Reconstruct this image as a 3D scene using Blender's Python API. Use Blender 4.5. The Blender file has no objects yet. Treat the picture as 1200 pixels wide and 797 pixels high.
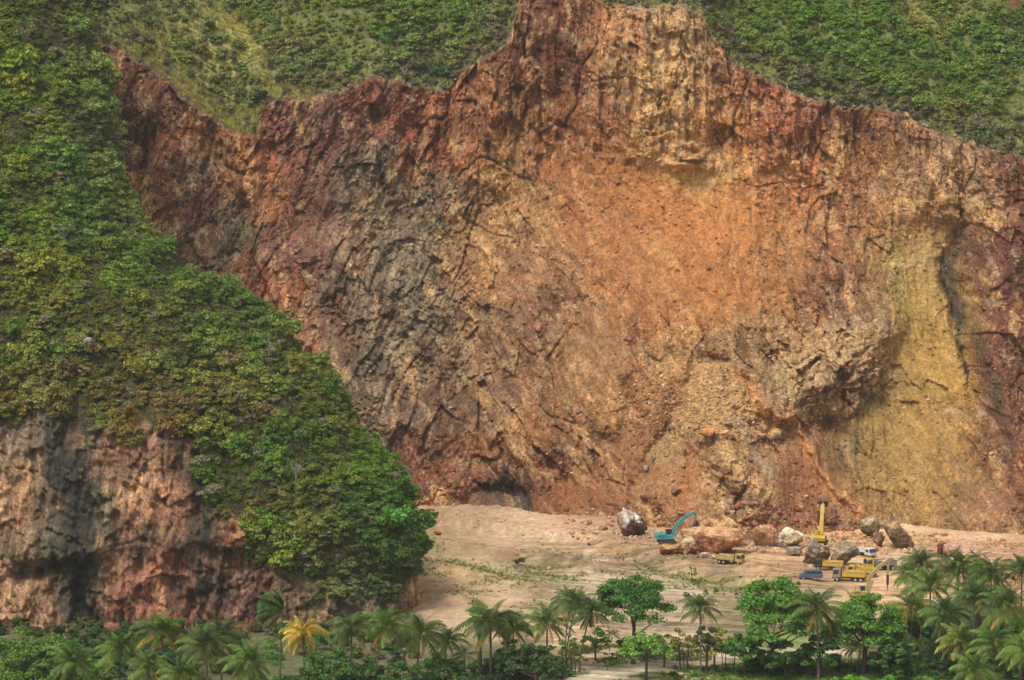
import bpy, bmesh, math, random
import numpy as np
from mathutils import Vector, Matrix

scene = bpy.context.scene
C = scene.collection
rng = np.random.default_rng(7)
random.seed(7)

# ------------------------------------------------------------------ camera
PW, PH, FPX = 1200.0, 797.0, 3480.0
PITCH = math.radians(6.0)
CAMZ = 105.0
cam_data = bpy.data.cameras.new('camera')
cam = bpy.data.objects.new('camera', cam_data)
C.objects.link(cam)
cam.location = (0, 0, CAMZ)
cam.rotation_euler = (math.pi/2 - PITCH, 0, 0)
cam_data.sensor_width = 36.0
cam_data.lens = FPX/PW*36.0
cam_data.clip_start = 1.0
cam_data.clip_end = 8000.0
scene.camera = cam

# ------------------------------------------------------------------ sky, sun, exposure
SUN_EL, SUN_AZ = math.radians(60), math.radians(-140)     # from behind the camera, a little to its left
world = bpy.data.worlds.new('World')
scene.world = world
world.use_nodes = True
wn = world.node_tree
bg = wn.nodes['Background']
sky = wn.nodes.new('ShaderNodeTexSky')
sky.sky_type = 'NISHITA'
sky.sun_disc = False
sky.sun_elevation = SUN_EL
sky.sun_rotation = SUN_AZ
sky.dust_density = 4.0
sky.air_density = 1.0
hs = wn.nodes.new('ShaderNodeHueSaturation')
hs.inputs['Saturation'].default_value = 0.25          # clouded sky
wn.links.new(sky.outputs[0], hs.inputs['Color'])
wn.links.new(hs.outputs[0], bg.inputs['Color'])
bg.inputs['Strength'].default_value = 0.105
sun_d = bpy.data.lights.new('sun', 'SUN')
sun_d.energy = 1.6
sun_d.angle = math.radians(11)
sun_d.color = (1.0, 0.95, 0.87)
sun = bpy.data.objects.new('sun', sun_d)
C.objects.link(sun)
# a lamp shines along its -Z: point it from the direction (sin az, cos az) at the elevation
sd = Vector((math.sin(SUN_AZ)*math.cos(SUN_EL), math.cos(SUN_AZ)*math.cos(SUN_EL), math.sin(SUN_EL)))
sun.rotation_euler = sd.to_track_quat('Z', 'Y').to_euler()
sun.location = (0, 300, 400)
scene.view_settings.view_transform = 'Standard'
scene.view_settings.look = 'None'
scene.view_settings.exposure = 0.45
scene.view_settings.gamma = 1.0
scene.view_settings.use_curve_mapping = False
scene.cycles.max_bounces = 6
scene.cycles.diffuse_bounces = 3
scene.cycles.transparent_max_bounces = 8

# ------------------------------------------------------------------ maths helpers
SP, CP = math.sin(PITCH), math.cos(PITCH)
def at(u, v, Y):
    dx, dn = (u-PW/2)/FPX, (v-PH/2)/FPX
    d = np.array([dx, CP-dn*SP, -SP-dn*CP])
    return np.array([0, 0, CAMZ]) + d*(Y/d[1])
def project(x, y, z):
    zz = z-CAMZ
    d = y*CP-zz*SP
    return PW/2+FPX*x/d, PH/2-FPX*(y*SP+zz*CP)/d
def lin(c):
    c = np.asarray(c, float)/255.0
    return np.where(c <= 0.04045, c/12.92, ((c+0.055)/1.055)**2.4)
def smooth(e0, e1, x):
    t = np.clip((x-e0)/(e1-e0), 0, 1)
    return t*t*(3-2*t)

_perm = np.random.default_rng(11).permutation(256).astype(np.int64)
_perm = np.concatenate([_perm, _perm, _perm])
_ga = np.random.default_rng(12).uniform(0, 2*math.pi, 256)
_gx, _gy = np.cos(_ga), np.sin(_ga)
_r1, _r2, _r3, _r4, _r5 = [np.random.default_rng(20+i).uniform(0, 1, 256) for i in range(5)]
def _hash(ix, iy, seed):
    return _perm[(_perm[(ix+seed*37) & 255]+iy) & 255]
def perlin(x, y, seed=0):
    ix, iy = np.floor(x).astype(np.int64), np.floor(y).astype(np.int64)
    fx, fy = x-ix, y-iy
    u, v = fx*fx*fx*(fx*(fx*6-15)+10), fy*fy*fy*(fy*(fy*6-15)+10)
    def g(ax, ay):
        h = _hash(ix+ax, iy+ay, seed)
        return _gx[h]*(fx-ax)+_gy[h]*(fy-ay)
    a, b, c, d = g(0, 0), g(1, 0), g(0, 1), g(1, 1)
    return ((a+(b-a)*u)*(1-v)+(c+(d-c)*u)*v)*1.5
def fbm(x, y, octaves=4, seed=0, gain=0.5):
    s, a, f = 0, 1.0, 1.0
    for i in range(octaves):
        s = s+a*perlin(x*f+i*17.3, y*f-i*9.1, seed+i)
        a *= gain
        f *= 2.03
    return s
def ridged(x, y, octaves=4, seed=0):
    s, a, f = 0, 1.0, 1.0
    for i in range(octaves):
        s = s+a*(1-2*np.abs(perlin(x*f+i*7.7, y*f, seed+i)))
        a *= 0.5
        f *= 2.1
    return s
def facets(x, y, seed=0):
    """broken rock: every Voronoi cell is its own tilted plane; returns (height, F2-F1, cell random)"""
    ix, iy = np.floor(x).astype(np.int64), np.floor(y).astype(np.int64)
    best = np.full(x.shape, 9.0); sec = np.full(x.shape, 9.0)
    h = np.zeros(x.shape); cr = np.zeros(x.shape)
    for ax in (-1, 0, 1):
        for ay in (-1, 0, 1):
            hh = _hash(ix+ax, iy+ay, seed)
            dx = x-(ix+ax+_r1[hh]); dy = y-(iy+ay+_r2[hh])
            d = dx*dx+dy*dy
            nearer = d < best
            sec = np.where(nearer, best, np.minimum(sec, d))
            best = np.where(nearer, d, best)
            h = np.where(nearer, (_r3[hh]-0.5)*1.0+(_r4[hh]-0.5)*1.9*dx+(_r5[hh]-0.5)*1.9*dy, h)
            cr = np.where(nearer, _r4[(hh*7+13) & 255], cr)
    return h, np.sqrt(sec)-np.sqrt(best), cr
def seg_dist(u, v, pts):
    """distance to a polyline and the run along it, 0..1"""
    best = np.full(np.shape(u), 1e9); tt = np.zeros(np.shape(u)); sg = np.zeros(np.shape(u))
    n = len(pts)-1
    for i in range(n):
        (ax, ay), (bx, by) = pts[i], pts[i+1]
        ex, ey = bx-ax, by-ay
        t = np.clip(((u-ax)*ex+(v-ay)*ey)/(ex*ex+ey*ey), 0, 1)
        d = np.hypot(u-ax-t*ex, v-ay-t*ey)
        m = d < best
        best = np.where(m, d, best); tt = np.where(m, (i+t)/n, tt)
        sg = np.where(m, np.sign(ex*(v-ay)-ey*(u-ax)), sg)
    return best, tt, sg
def paint(u, v, pts, r=26.0, sat=0.90):
    """colour of the ground or rock from scattered samples of its own colour"""
    num = np.zeros(u.shape+(3,)); den = np.zeros(u.shape)
    for (pu, pv, *c) in pts:
        d2 = (u-pu)**2+(v-pv)**2
        w = np.exp(-d2/(2*r*r))+1e-3/(1+d2/(r*r*4))**2
        num += w[..., None]*lin(c); den += w
    c = num/den[..., None]
    return c.mean(-1, keepdims=True)*(1-sat)+c*sat

# ------------------------------------------------------------------ objects helpers
def tag(o, label=None, cat=None, group=None, kind=None):
    if label: o['label'] = label
    if cat: o['category'] = cat
    if group: o['group'] = group
    if kind: o['kind'] = kind
    return o
def link(name, me, mats=None, parent=None, loc=None, rz=0.0, smooth_=False, color=None):
    o = bpy.data.objects.new(name, me)
    C.objects.link(o)
    if parent is not None: o.parent = parent
    if loc is not None: o.location = loc
    if rz: o.rotation_euler = (0, 0, rz)
    if color is not None: o.color = (*color, 1)
    if mats is not None and me is not None and not me.materials:
        for m in (mats if isinstance(mats, (list, tuple)) else [mats]): me.materials.append(m)
    return o
def empty(name, loc, rz=0.0):
    o = bpy.data.objects.new(name, None)
    C.objects.link(o)
    o.location = loc
    o.rotation_euler = (0, 0, rz)
    o.empty_display_size = 0.5
    return o
def np_mesh(name, verts, faces, col=None, smooth_=False):
    verts = np.asarray(verts, np.float32); faces = np.asarray(faces, np.int32)
    me = bpy.data.meshes.new(name)
    nf, k = faces.shape
    me.vertices.add(len(verts)); me.vertices.foreach_set('co', verts.ravel())
    me.loops.add(nf*k); me.loops.foreach_set('vertex_index', faces.ravel())
    me.polygons.add(nf)
    me.polygons.foreach_set('loop_start', np.arange(0, nf*k, k, dtype=np.int32))
    me.polygons.foreach_set('loop_total', np.full(nf, k, np.int32))
    if smooth_: me.polygons.foreach_set('use_smooth', np.ones(nf, bool))
    me.update(calc_edges=True)
    if col is not None:
        a = me.color_attributes.new('Col', 'FLOAT_COLOR', 'POINT')
        c4 = np.ones((len(verts), 4), np.float32); c4[:, :col.shape[1]] = np.clip(col, 0, 1)
        a.data.foreach_set('color', c4.ravel())
    return me
def grid_faces(nr, nc):
    i = np.arange(nr-1)[:, None]*nc+np.arange(nc-1)[None, :]
    return np.stack([i, i+1, i+nc+1, i+nc], -1).reshape(-1, 4)

# ------------------------------------------------------------------ materials
def new_mat(name):
    m = bpy.data.materials.new(name); m.use_nodes = True
    nt = m.node_tree
    b = nt.nodes['Principled BSDF']
    b.inputs['Roughness'].default_value = 0.9
    b.inputs['Specular IOR Level'].default_value = 0.15
    return m, nt, b
def mixcol(nt, mode, fac, a, b):
    n = nt.nodes.new('ShaderNodeMix'); n.data_type = 'RGBA'; n.blend_type = mode
    for sock, val in ((n.inputs[0], fac), (n.inputs[6], a), (n.inputs[7], b)):
        if isinstance(val, bpy.types.NodeSocket): nt.links.new(val, sock)
        elif isinstance(val, (int, float)): sock.default_value = val
        else: sock.default_value = (*val, 1)
    return n.outputs[2]
def ramp(nt, fac, stops):
    r = nt.nodes.new('ShaderNodeValToRGB')
    e = r.color_ramp.elements
    e[0].position, e[0].color = stops[0][0], (*[stops[0][1]]*3, 1)
    e[1].position, e[1].color = stops[-1][0], (*[stops[-1][1]]*3, 1)
    for p, c in stops[1:-1]:
        k = e.new(p); k.color = (c, c, c, 1)
    nt.links.new(fac, r.inputs[0])
    return r.outputs[0]
def noise(nt, scale, detail=6, rough=0.6, vec=None, dist=0.0):
    n = nt.nodes.new('ShaderNodeTexNoise')
    n.inputs['Scale'].default_value = scale
    n.inputs['Detail'].default_value = detail
    n.inputs['Roughness'].default_value = rough
    n.inputs['Distortion'].default_value = dist
    if vec is not None: nt.links.new(vec, n.inputs['Vector'])
    return n
def rock_material(name, s=1.0, contrast=1.0, bump=0.6, pale=0.35, grain=1.0):
    """colour from the mesh (the rock's own bands) broken up by grain, pale veins and iron specks"""
    m, nt, b = new_mat(name)
    tc = nt.nodes.new('ShaderNodeTexCoord')
    at_ = nt.nodes.new('ShaderNodeAttribute'); at_.attribute_name = 'Col'
    n1 = noise(nt, 0.55*s, 8, 0.68, tc.outputs['Object'], 0.6)
    n2 = noise(nt, 2.3*s, 6, 0.7, tc.outputs['Object'])
    c = mixcol(nt, 'MULTIPLY', 1.0, at_.outputs['Color'],
               ramp(nt, n1.outputs[0], [(0.30, 1-0.42*contrast), (0.5, 1.0), (0.72, 1+0.35*contrast)]))
    c = mixcol(nt, 'MULTIPLY', 1.0, c, ramp(nt, n2.outputs[0], [(0.3, 1-0.3*contrast), (0.7, 1+0.22*contrast)]))
    mp = nt.nodes.new('ShaderNodeMapping'); mp.inputs['Scale'].default_value = (1, 1, 0.6)
    nt.links.new(tc.outputs['Object'], mp.inputs[0])
    nw = noise(nt, 0.9*s, 3, 0.6, mp.outputs[0])
    wv_ = nt.nodes.new('ShaderNodeVectorMath'); wv_.operation = 'MULTIPLY_ADD'
    nt.links.new(nw.outputs['Color'], wv_.inputs[0]); wv_.inputs[1].default_value = (0.9, 0.9, 0.9); nt.links.new(mp.outputs[0], wv_.inputs[2])
    def vor(sc):
        v_ = nt.nodes.new('ShaderNodeTexVoronoi'); v_.inputs['Scale'].default_value = sc*s
        nt.links.new(wv_.outputs[0], v_.inputs['Vector']); return v_
    v1, v2 = vor(1.3), vor(3.4)
    bw1 = nt.nodes.new('ShaderNodeSeparateColor'); nt.links.new(v1.outputs['Color'], bw1.inputs[0])
    bw2 = nt.nodes.new('ShaderNodeSeparateColor'); nt.links.new(v2.outputs['Color'], bw2.inputs[0])
    c = mixcol(nt, 'MULTIPLY', at_.outputs['Alpha'], c, ramp(nt, bw1.outputs[0], [(0.0, 1-0.22*grain), (1.0, 1+0.22*grain)]))
    c = mixcol(nt, 'MULTIPLY', at_.outputs['Alpha'], c, ramp(nt, bw2.outputs[0], [(0.0, 1-0.30*grain), (0.7, 1.0), (1.0, 1+0.55*grain)]))
    n3 = noise(nt, 1.1*s, 5, 0.75, tc.outputs['Object'], 1.5)
    c = mixcol(nt, 'MIX', ramp(nt, n3.outputs[0], [(0.60, 0.0), (0.72, pale)]), c, (0.46, 0.37, 0.27))
    nt.links.new(c, b.inputs['Base Color'])
    b.inputs['Roughness'].default_value = 0.95
    bp = nt.nodes.new('ShaderNodeBump'); bp.inputs['Strength'].default_value = bump
    bp.inputs['Distance'].default_value = 0.45
    nb = noise(nt, 1.6*s, 8, 0.75, tc.outputs['Object'])
    hm = nt.nodes.new('ShaderNodeMath'); hm.operation = 'MULTIPLY_ADD'; hm.inputs[1].default_value = -0.9*grain
    nt.links.new(v1.outputs['Distance'], hm.inputs[0]); nt.links.new(nb.outputs[0], hm.inputs[2])
    hm2 = nt.nodes.new('ShaderNodeMath'); hm2.operation = 'MULTIPLY_ADD'; hm2.inputs[1].default_value = -0.6*grain
    nt.links.new(v2.outputs['Distance'], hm2.inputs[0]); nt.links.new(hm.outputs[0], hm2.inputs[2])
    nt.links.new(hm2.outputs[0], bp.inputs['Height'])
    bs = nt.nodes.new('ShaderNodeMath'); bs.operation = 'MULTIPLY'; bs.inputs[1].default_value = bump
    nt.links.new(at_.outputs['Alpha'], bs.inputs[0]); nt.links.new(bs.outputs[0], bp.inputs['Strength'])
    nt.links.new(bp.outputs[0], b.inputs['Normal'])
    return m
def leaf_material(name, source):
    """leaf colour from the plant (object colour or instance tint), each leaf a little different, light shining through"""
    m, nt, b = new_mat(name)
    if source == 'object':
        src = nt.nodes.new('ShaderNodeObjectInfo').outputs['Color']
    elif source == 'instance':
        a = nt.nodes.new('ShaderNodeAttribute'); a.attribute_type = 'INSTANCER'; a.attribute_name = 'tint'
        src = a.outputs['Color']
    else:
        a = nt.nodes.new('ShaderNodeAttribute'); a.attribute_name = 'Col'; src = a.outputs['Color']
    g = nt.nodes.new('ShaderNodeNewGeometry')
    c = mixcol(nt, 'MULTIPLY', 1.0, src, ramp(nt, g.outputs['Random Per Island'], [(0.0, 0.55), (0.5, 0.96), (1.0, 1.5)]))
    hsv = nt.nodes.new('ShaderNodeHueSaturation')
    mr = nt.nodes.new('ShaderNodeMapRange')
    mul = nt.nodes.new('ShaderNodeMath'); mul.operation = 'FRACT'
    mu2 = nt.nodes.new('ShaderNodeMath'); mu2.operation = 'MULTIPLY'; mu2.inputs[1].default_value = 17.3
    nt.links.new(g.outputs['Random Per Island'], mu2.inputs[0]); nt.links.new(mu2.outputs[0], mul.inputs[0])
    nt.links.new(mul.outputs[0], mr.inputs[0]); mr.inputs[3].default_value = 0.475; mr.inputs[4].default_value = 0.525
    nt.links.new(mr.outputs[0], hsv.inputs['Hue']); nt.links.new(c, hsv.inputs['Color'])
    nt.links.new(hsv.outputs[0], b.inputs['Base Color'])
    b.inputs['Roughness'].default_value = 0.6
    b.inputs['Specular IOR Level'].default_value = 0.3
    tr = nt.nodes.new('ShaderNodeBsdfTranslucent')
    nt.links.new(mixcol(nt, 'MULTIPLY', 1.0, hsv.outputs[0], (1.1, 1.1, 0.6)), tr.inputs['Color'])
    mx = nt.nodes.new('ShaderNodeMixShader'); mx.inputs[0].default_value = 0.28
    nt.links.new(b.outputs[0], mx.inputs[1]); nt.links.new(tr.outputs[0], mx.inputs[2])
    nt.links.new(mx.outputs[0], nt.nodes['Material Output'].inputs[0])
    return m
def plain(name, rgb, rough=0.6, metal=0.0, dirt=0.3, spec=0.4, dirtcol=(0.28, 0.19, 0.11), s=1.5):
    m, nt, b = new_mat(name)
    tc = nt.nodes.new('ShaderNodeTexCoord')
    n = noise(nt, s, 6, 0.65, tc.outputs['Object'])
    c = mixcol(nt, 'MIX', ramp(nt, n.outputs[0], [(0.42, 0.0), (0.75, dirt)]), rgb, dirtcol)
    nt.links.new(c, b.inputs['Base Color'])
    b.inputs['Roughness'].default_value = rough
    b.inputs['Metallic'].default_value = metal
    b.inputs['Specular IOR Level'].default_value = spec
    return m
def bark_material(name, rgb):
    m, nt, b = new_mat(name)
    tc = nt.nodes.new('ShaderNodeTexCoord')
    mp = nt.nodes.new('ShaderNodeMapping'); mp.inputs['Scale'].default_value = (1, 1, 5)
    nt.links.new(tc.outputs['Object'], mp.inputs[0])
    n = noise(nt, 1.4, 5, 0.7, mp.outputs[0])
    c = mixcol(nt, 'MULTIPLY', 1.0, rgb, ramp(nt, n.outputs[0], [(0.3, 0.55), (0.7, 1.35)]))
    nt.links.new(c, b.inputs['Base Color'])
    bp = nt.nodes.new('ShaderNodeBump'); bp.inputs['Strength'].default_value = 0.6; bp.inputs['Distance'].default_value = 0.05
    nt.links.new(n.outputs[0], bp.inputs['Height']); nt.links.new(bp.outputs[0], b.inputs['Normal'])
    return m
M = {
    'cliff': rock_material('cliff_rock', 1.0, 1.0, 0.7, 0.3),
    'spur': rock_material('spur_rock', 1.5, 1.0, 0.45, 0.2),
    'soil': rock_material('hill_soil', 1.0, 0.8, 0.5, 0.1, 0.5),
    'ground': rock_material('quarry_floor', 0.6, 0.5, 0.35, 0.12, 0.35),
    'boulder': rock_material('boulder_rock', 0.9, 0.85, 0.7, 0.2, 0.6),
    'rubble': rock_material('rubble_rock', 1.0, 0.8, 0.4, 0.25),
    'leaf': leaf_material('leaves', 'object'),
    'leaf_i': leaf_material('hill_leaves', 'instance'),
    'bark': bark_material('bark', (0.11, 0.085, 0.06)),
    'palm_bark': bark_material('palm_bark', (0.17, 0.145, 0.11)),
    'dead': bark_material('dead_wood', (0.42, 0.40, 0.36)),
}
KA = 1.25       # rock and soil colours were noted as they look; this turns them into reflectances

# ------------------------------------------------------------------ main quarry face
CX0, CX1, CDX = -148.0, 152.0, 0.25
def y_base(x):
    return np.interp(x, [-150, -60, -18, 0, 18, 30, 45, 62, 80, 107, 160], [658, 650, 637, 630, 620, 613, 609, 611, 608, 600, 588])
def setback(z):
    return np.interp(z, [-6, 0, 12, 35, 60, 80, 95, 112, 140], [-4, 0, 12, 34, 53, 64, 70, 76, 86])
RIM = [(-60, 60), (60, 50), (116, 50), (128, 50), (150, 60), (172, 75), (195, 88), (214, 105), (235, 125), (255, 140), (275, 152), (296, 157), (305, 152),
       (309, 135), (318, 120), (330, 114), (360, 113), (400, 105), (425, 93), (440, 88), (460, 92), (480, 100), (505, 105), (522, 104), (535, 92), (548, 78),
       (562, 68), (580, 62), (592, 48), (598, 36), (604, 18), (609, 2), (620, -10), (650, -13), (690, -6), (700, -1), (720, 5), (740, 6), (758, 10), (775, 4), (800, 7),
       (818, 12), (826, 24), (833, 42), (843, 50), (850, 64), (870, 78), (900, 94), (925, 106), (950, 116), (975, 120), (990, 126), (1010, 122), (1040, 128),
       (1062, 134), (1080, 146), (1105, 158), (1130, 166), (1160, 174), (1200, 183), (1260, 200), (1400, 230)]
RU, RV = np.array([p[0] for p in RIM], float), np.array([p[1] for p in RIM], float)
cx = np.arange(CX0, CX1, CDX)
zr = np.full(cx.shape, 90.0)
for _ in range(12):
    Y = y_base(cx)+setback(zr)
    u, _v = project(cx, Y, zr)
    vr = np.interp(u, RU, RV)+3.2*fbm(cx*0.30, cx*0+3.1, 5, 5, 0.6)
    dn = (vr-PH/2)/FPX
    zt = CAMZ+(-SP-dn*CP)/(CP-dn*SP)*Y
    zr = zr*0.3+0.7*zt
rim_z = zr
CZ0 = -3.0
NR = 470
t = np.linspace(0, 1, NR)[:, None]
GX = np.repeat(cx[None, :], NR, 0)
GZ = CZ0+(rim_z[None, :]-CZ0)*t
GY = y_base(GX)+setback(GZ)
GU, GV = project(GX, GY, GZ)

SCREE = [(760, 255, 130, 90, 1.0), (700, 400, 40, 50, .6), (610, 330, 50, 60, .45), (1010, 300, 40, 60, .45), (380, 230, 26, 60, .5), (330, 200, 24, 40, .4), (860, 260, 90, 60, .9), (800, 330, 110, 45, .9), (700, 300, 70, 50, .5), (1085, 400, 55, 90, .85), (1060, 510, 90, 60, .8), (1090, 330, 42, 80, .85),
         (790, 450, 60, 30, .8), (750, 520, 45, 60, .7), (950, 560, 60, 50, .9), (700, 580, 70, 30, .8), (560, 600, 40, 20, .9), (640, 250, 50, 60, .5),
         (900, 300, 60, 60, .6), (1130, 590, 90, 40, .7), (880, 470, 40, 40, .4), (560, 300, 50, 40, .4), (800, 560, 25, 40, .8)]
wu = GU+14*fbm(GX*0.06, GZ*0.06, 4, 41)
wv = GV+14*fbm(GX*0.06+9, GZ*0.06, 4, 43)
scree = np.zeros(GU.shape)
for (a, b, ra, rb, k) in SCREE:
    scree = np.maximum(scree, k*np.exp(-(((wu-a)/ra)**2+((wv-b)/rb)**2)**1.5))
rough = 1-0.9*scree

D = np.zeros(GU.shape)
# (polyline in the picture, half width in pixels, metres towards the viewer, sharpness)
MACRO = [
    ([(303, 157), (293, 225), (312, 300), (345, 390), (400, 450)], 26, 8.0, 'r'),
    ([(262, 190), (285, 260), (300, 350)], 22, -5.0, 'g'),
    ([(150, 70), (190, 130), (215, 230)], 45, 4.0, 'g'),
    ([(340, 120), (370, 250), (430, 380), (500, 560)], 70, 6.0, 'g'),
    ([(500, 110), (500, 230), (545, 400), (552, 600)], 26, -3.5, 'g'),
    ([(640, 70), (655, 130), (670, 190)], 22, -4.0, 'g'),
    ([(600, 40), (580, 120), (560, 200)], 25, 3.0, 'r'),
    ([(735, 15), (760, 80), (770, 150)], 45, 4.0, 'g'),
    ([(835, 60), (845, 130), (870, 180)], 20, -3.0, 'g'),
    ([(905, 110), (910, 180)], 28, 2.0, 'g'),
    ([(790, 184), (830, 184)], 9, 1.5, 'r'),
    ([(560, 470), (640, 510), (725, 440)], 50, 4.5, 'g'),
    ([(600, 470), (620, 560), (650, 600)], 28, 4.0, 'r'),
    ([(560, 582), (620, 588)], 12, -3.4, 'g'),
    ([(742, 400), (742, 470), (745, 560)], 16, -1.3, 'g'),
    ([(722, 360), (727, 440), (728, 510)], 22, 3.0, 'g'),
    ([(840, 455), (850, 500), (865, 610)], 60, 2.0, 'g'),
    ([(800, 440), (760, 520), (745, 600)], 30, 2.2, 'g'),
    ([(870, 430), (925, 500), (975, 560), (1010, 612)], 26, 3.2, 'r'),
    ([(905, 425), (960, 500), (1030, 590)], 20, -3.0, 'g'),
    ([(832, 505), (865, 550), (872, 600)], 30, 5.0, 'r'),
    ([(820, 540), (850, 590)], 18, -2.0, 'g'),
    ([(870, 430), (930, 510), (1015, 620)], 16, 2.5, 'r'),
    ([(1030, 395), (965, 435), (900, 470)], 36, 6.0, 'r'),
    ([(1015, 372), (1035, 410)], 22, 2.5, 'g'),
    ([(1040, 455), (985, 500), (930, 500)], 14, -1.2, 'g'),
    ([(1125, 270), (1115, 350), (1140, 420), (1165, 500)], 13, -4.5, 'g'),
    ([(1080, 300), (1085, 420), (1070, 540)], 55, -3.5, 'g'),
    ([(1180, 200), (1175, 400), (1190, 560)], 32, 5.0, 'g'),
    ([(640, 330), (665, 340)], 22, 2.0, 'r'),
    ([(960, 300), (1000, 350)], 38, 2.5, 'r'),
    ([(800, 90), (815, 160)], 18, 2.5, 'r'),
    ([(1000, 160), (1020, 230)], 24, -2.0, 'g'),
    ([(1100, 180), (1080, 250)], 24, 2.0, 'r'),
    ([(420, 130), (470, 150)], 20, -2.0, 'g'),
    ([(395, 250), (470, 330)], 20, -2.5, 'g'),
    ([(450, 470), (540, 520), (540, 600)], 34, 2.5, 'r'),
]
for pts, w, amp, kind in MACRO:
    d, tt, _ = seg_dist(wu, wv, pts)
    k = np.exp(-(d/w)**2) if kind == 'g' else np.clip(1-d/(1.6*w), 0, 1)**1.3
    D += 1.5*amp*k*(0.4+0.6*np.sin(np.clip(tt*0.84+0.08, 0, 1)*math.pi))
def inside(a, b, side):
    ex, ey = b[0]-a[0], b[1]-a[1]; L = math.hypot(ex, ey)
    return side*((wu-a[0])*ey-(wv-a[1])*ex)/L
dl = inside((808, 424), (735, 612), 1); dr = inside((852, 424), (1016, 628), -1)
cone_in = np.minimum(np.minimum(dl, dr)+3*fbm(GX*0.3, GZ*0.3, 3, 361), wv-424)
D += 9.5*np.clip(cone_in/80, 0, 1)**0.8-2.0*np.exp(-(cone_in/7)**2)
conem = smooth(-4, 4, cone_in)
wx = GX+1.5*fbm(GX*0.08, GZ*0.08, 2, 61); wz = GZ+1.5*fbm(GX*0.08+5, GZ*0.08, 2, 64)
# beds lean: left rock dips right, right rock dips left
lean = np.where(GU < 560, -0.55, 0.35)
lx = wx+lean*wz*0.6
f1, e1, c1 = facets(lx/13, wz/22, 1)
f2, e2, c2 = facets(lx/4.6, wz/9.0, 2)
f3, e3, c3 = facets(lx/2.0, wz/3.6, 3)
f4, e4, c4 = facets(lx/0.9, wz/1.5, 4)
amp_r = rough*smooth(-1, 6, GZ)
pat = np.clip(0.75+0.9*fbm(GX*0.05, GZ*0.05, 3, 67), 0.15, 1.5)
D += amp_r*(1.6*rough*f1+2.0*pat*f2+1.0*pat*f3+0.42*f4)
D += amp_r*(0.8*ridged(lx*0.13, wz*0.045, 4, 68)+0.28*ridged(lx*0.75, wz*0.3, 3, 69))
D += 2.2*fbm(lx*0.035, GZ*0.02, 3, 70)
flute = ridged(GX*0.16+0.3*GZ*0.03, GZ*0.022, 4, 71)
headwall = smooth(260, 150, GV)*rough
D += headwall*(1.9*flute+0.6*ridged(GX*0.42, GZ*0.05, 4, 72))
D += 0.55*fbm(GX*0.12, GZ*0.12, 5, 73)*(0.5+rough)
rill = ridged((GX-0.012*(GU-760)*0.2*GZ*0.05)*0.45, GZ*0.035, 3, 75)
D += scree*0.28*rill
D += scree*0.22*fbm(GX*1.2, GZ*1.4, 4, 77, 0.65)
def saw(t):
    f_ = t-np.floor(t)
    return np.where(f_ < 0.78, f_/0.78, (1-f_)/0.22)
slabm = np.exp(-(((wu-968)/75)**2+((wv-430)/52)**2)**2)
knobm = np.exp(-(((wu-850)/34)**2+((wv-562)/44)**2)**2)
shelfm = np.exp(-(((wu-800)/55)**2+((wv-165)/26)**2)**2)
leftm = np.exp(-(((wu-470)/95)**2+((wv-400)/150)**2)**2)
bn = fbm(GX*0.12, GZ*0.12, 4, 301)
s1_, s2_, s3_ = facets((GX*0.85+GZ*0.53)/7.0, (GZ*0.85-GX*0.53)/3.2, 12)
D += slabm*2.4*s1_+knobm*1.5*s1_
D += slabm*(1.5*saw((GZ-0.62*GX)/2.7+1.1*bn)+0.7*saw((GZ-0.5*GX)/1.1+1.5*bn)+0.8*f3)
D += knobm*(1.1*saw((GZ+0.3*GX)/2.4+1.3*bn)+1.2*f2+0.8*f3)
D += shelfm*1.0*saw(GZ/2.6+0.9*bn)
D += leftm*(0.9*saw((GZ+0.75*GX)/3.4+1.4*bn)+0.5*saw((GZ+0.9*GX)/1.3+1.6*bn))
fl = 0.55*smooth(380, 560, GU)*smooth(980, 720, GU)*smooth(120, 260, GV)+0.45*smooth(980, 1060, GU)*smooth(380, 470, GV)-0.10
flw = smooth(0.05, 0.35, fl+0.10*fbm(GX*0.03, GZ*0.03, 2, 341))
bendx = 2.0*fbm(GX*0.05, GZ*0.05, 3, 343)
def streaks(fx, fz, oct_, seed, gain=0.5, fn=fbm):
    """marks that run down the fall line: straight down on the headwall, slanting to the right on the scree"""
    kw = {} if fn is ridged else {'gain': gain}
    A_ = fn((GX+bendx)*fx, GZ*fz, oct_, seed, **kw)
    B_ = fn((GX+0.62*GZ+bendx)*fx, GZ*fz*1.2, oct_, seed+50, **kw)
    return A_*(1-flw)+B_*flw
D += 0.50*streaks(0.20, 0.045, 4, 303, fn=ridged)*(0.35+0.65*rough)
D += 0.16*streaks(0.8, 0.14, 3, 305, fn=ridged)
ck = np.exp(-(streaks(0.055, 0.022, 3, 391)/0.035)**2)+0.25*np.exp(-(fbm(GX*0.03+GZ*0.03, GZ*0.07-0.03*GX, 3, 393)/0.025)**2)
D -= ck*rough**2*1.3
# soil lip at the rim
lip = smooth(1.6, 0.0, rim_z[None, :]-GZ)
D += lip*0.5
D *= smooth(0, 0.8, rim_z[None, :]-GZ)*0.35+0.65
CY = GY-D

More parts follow.
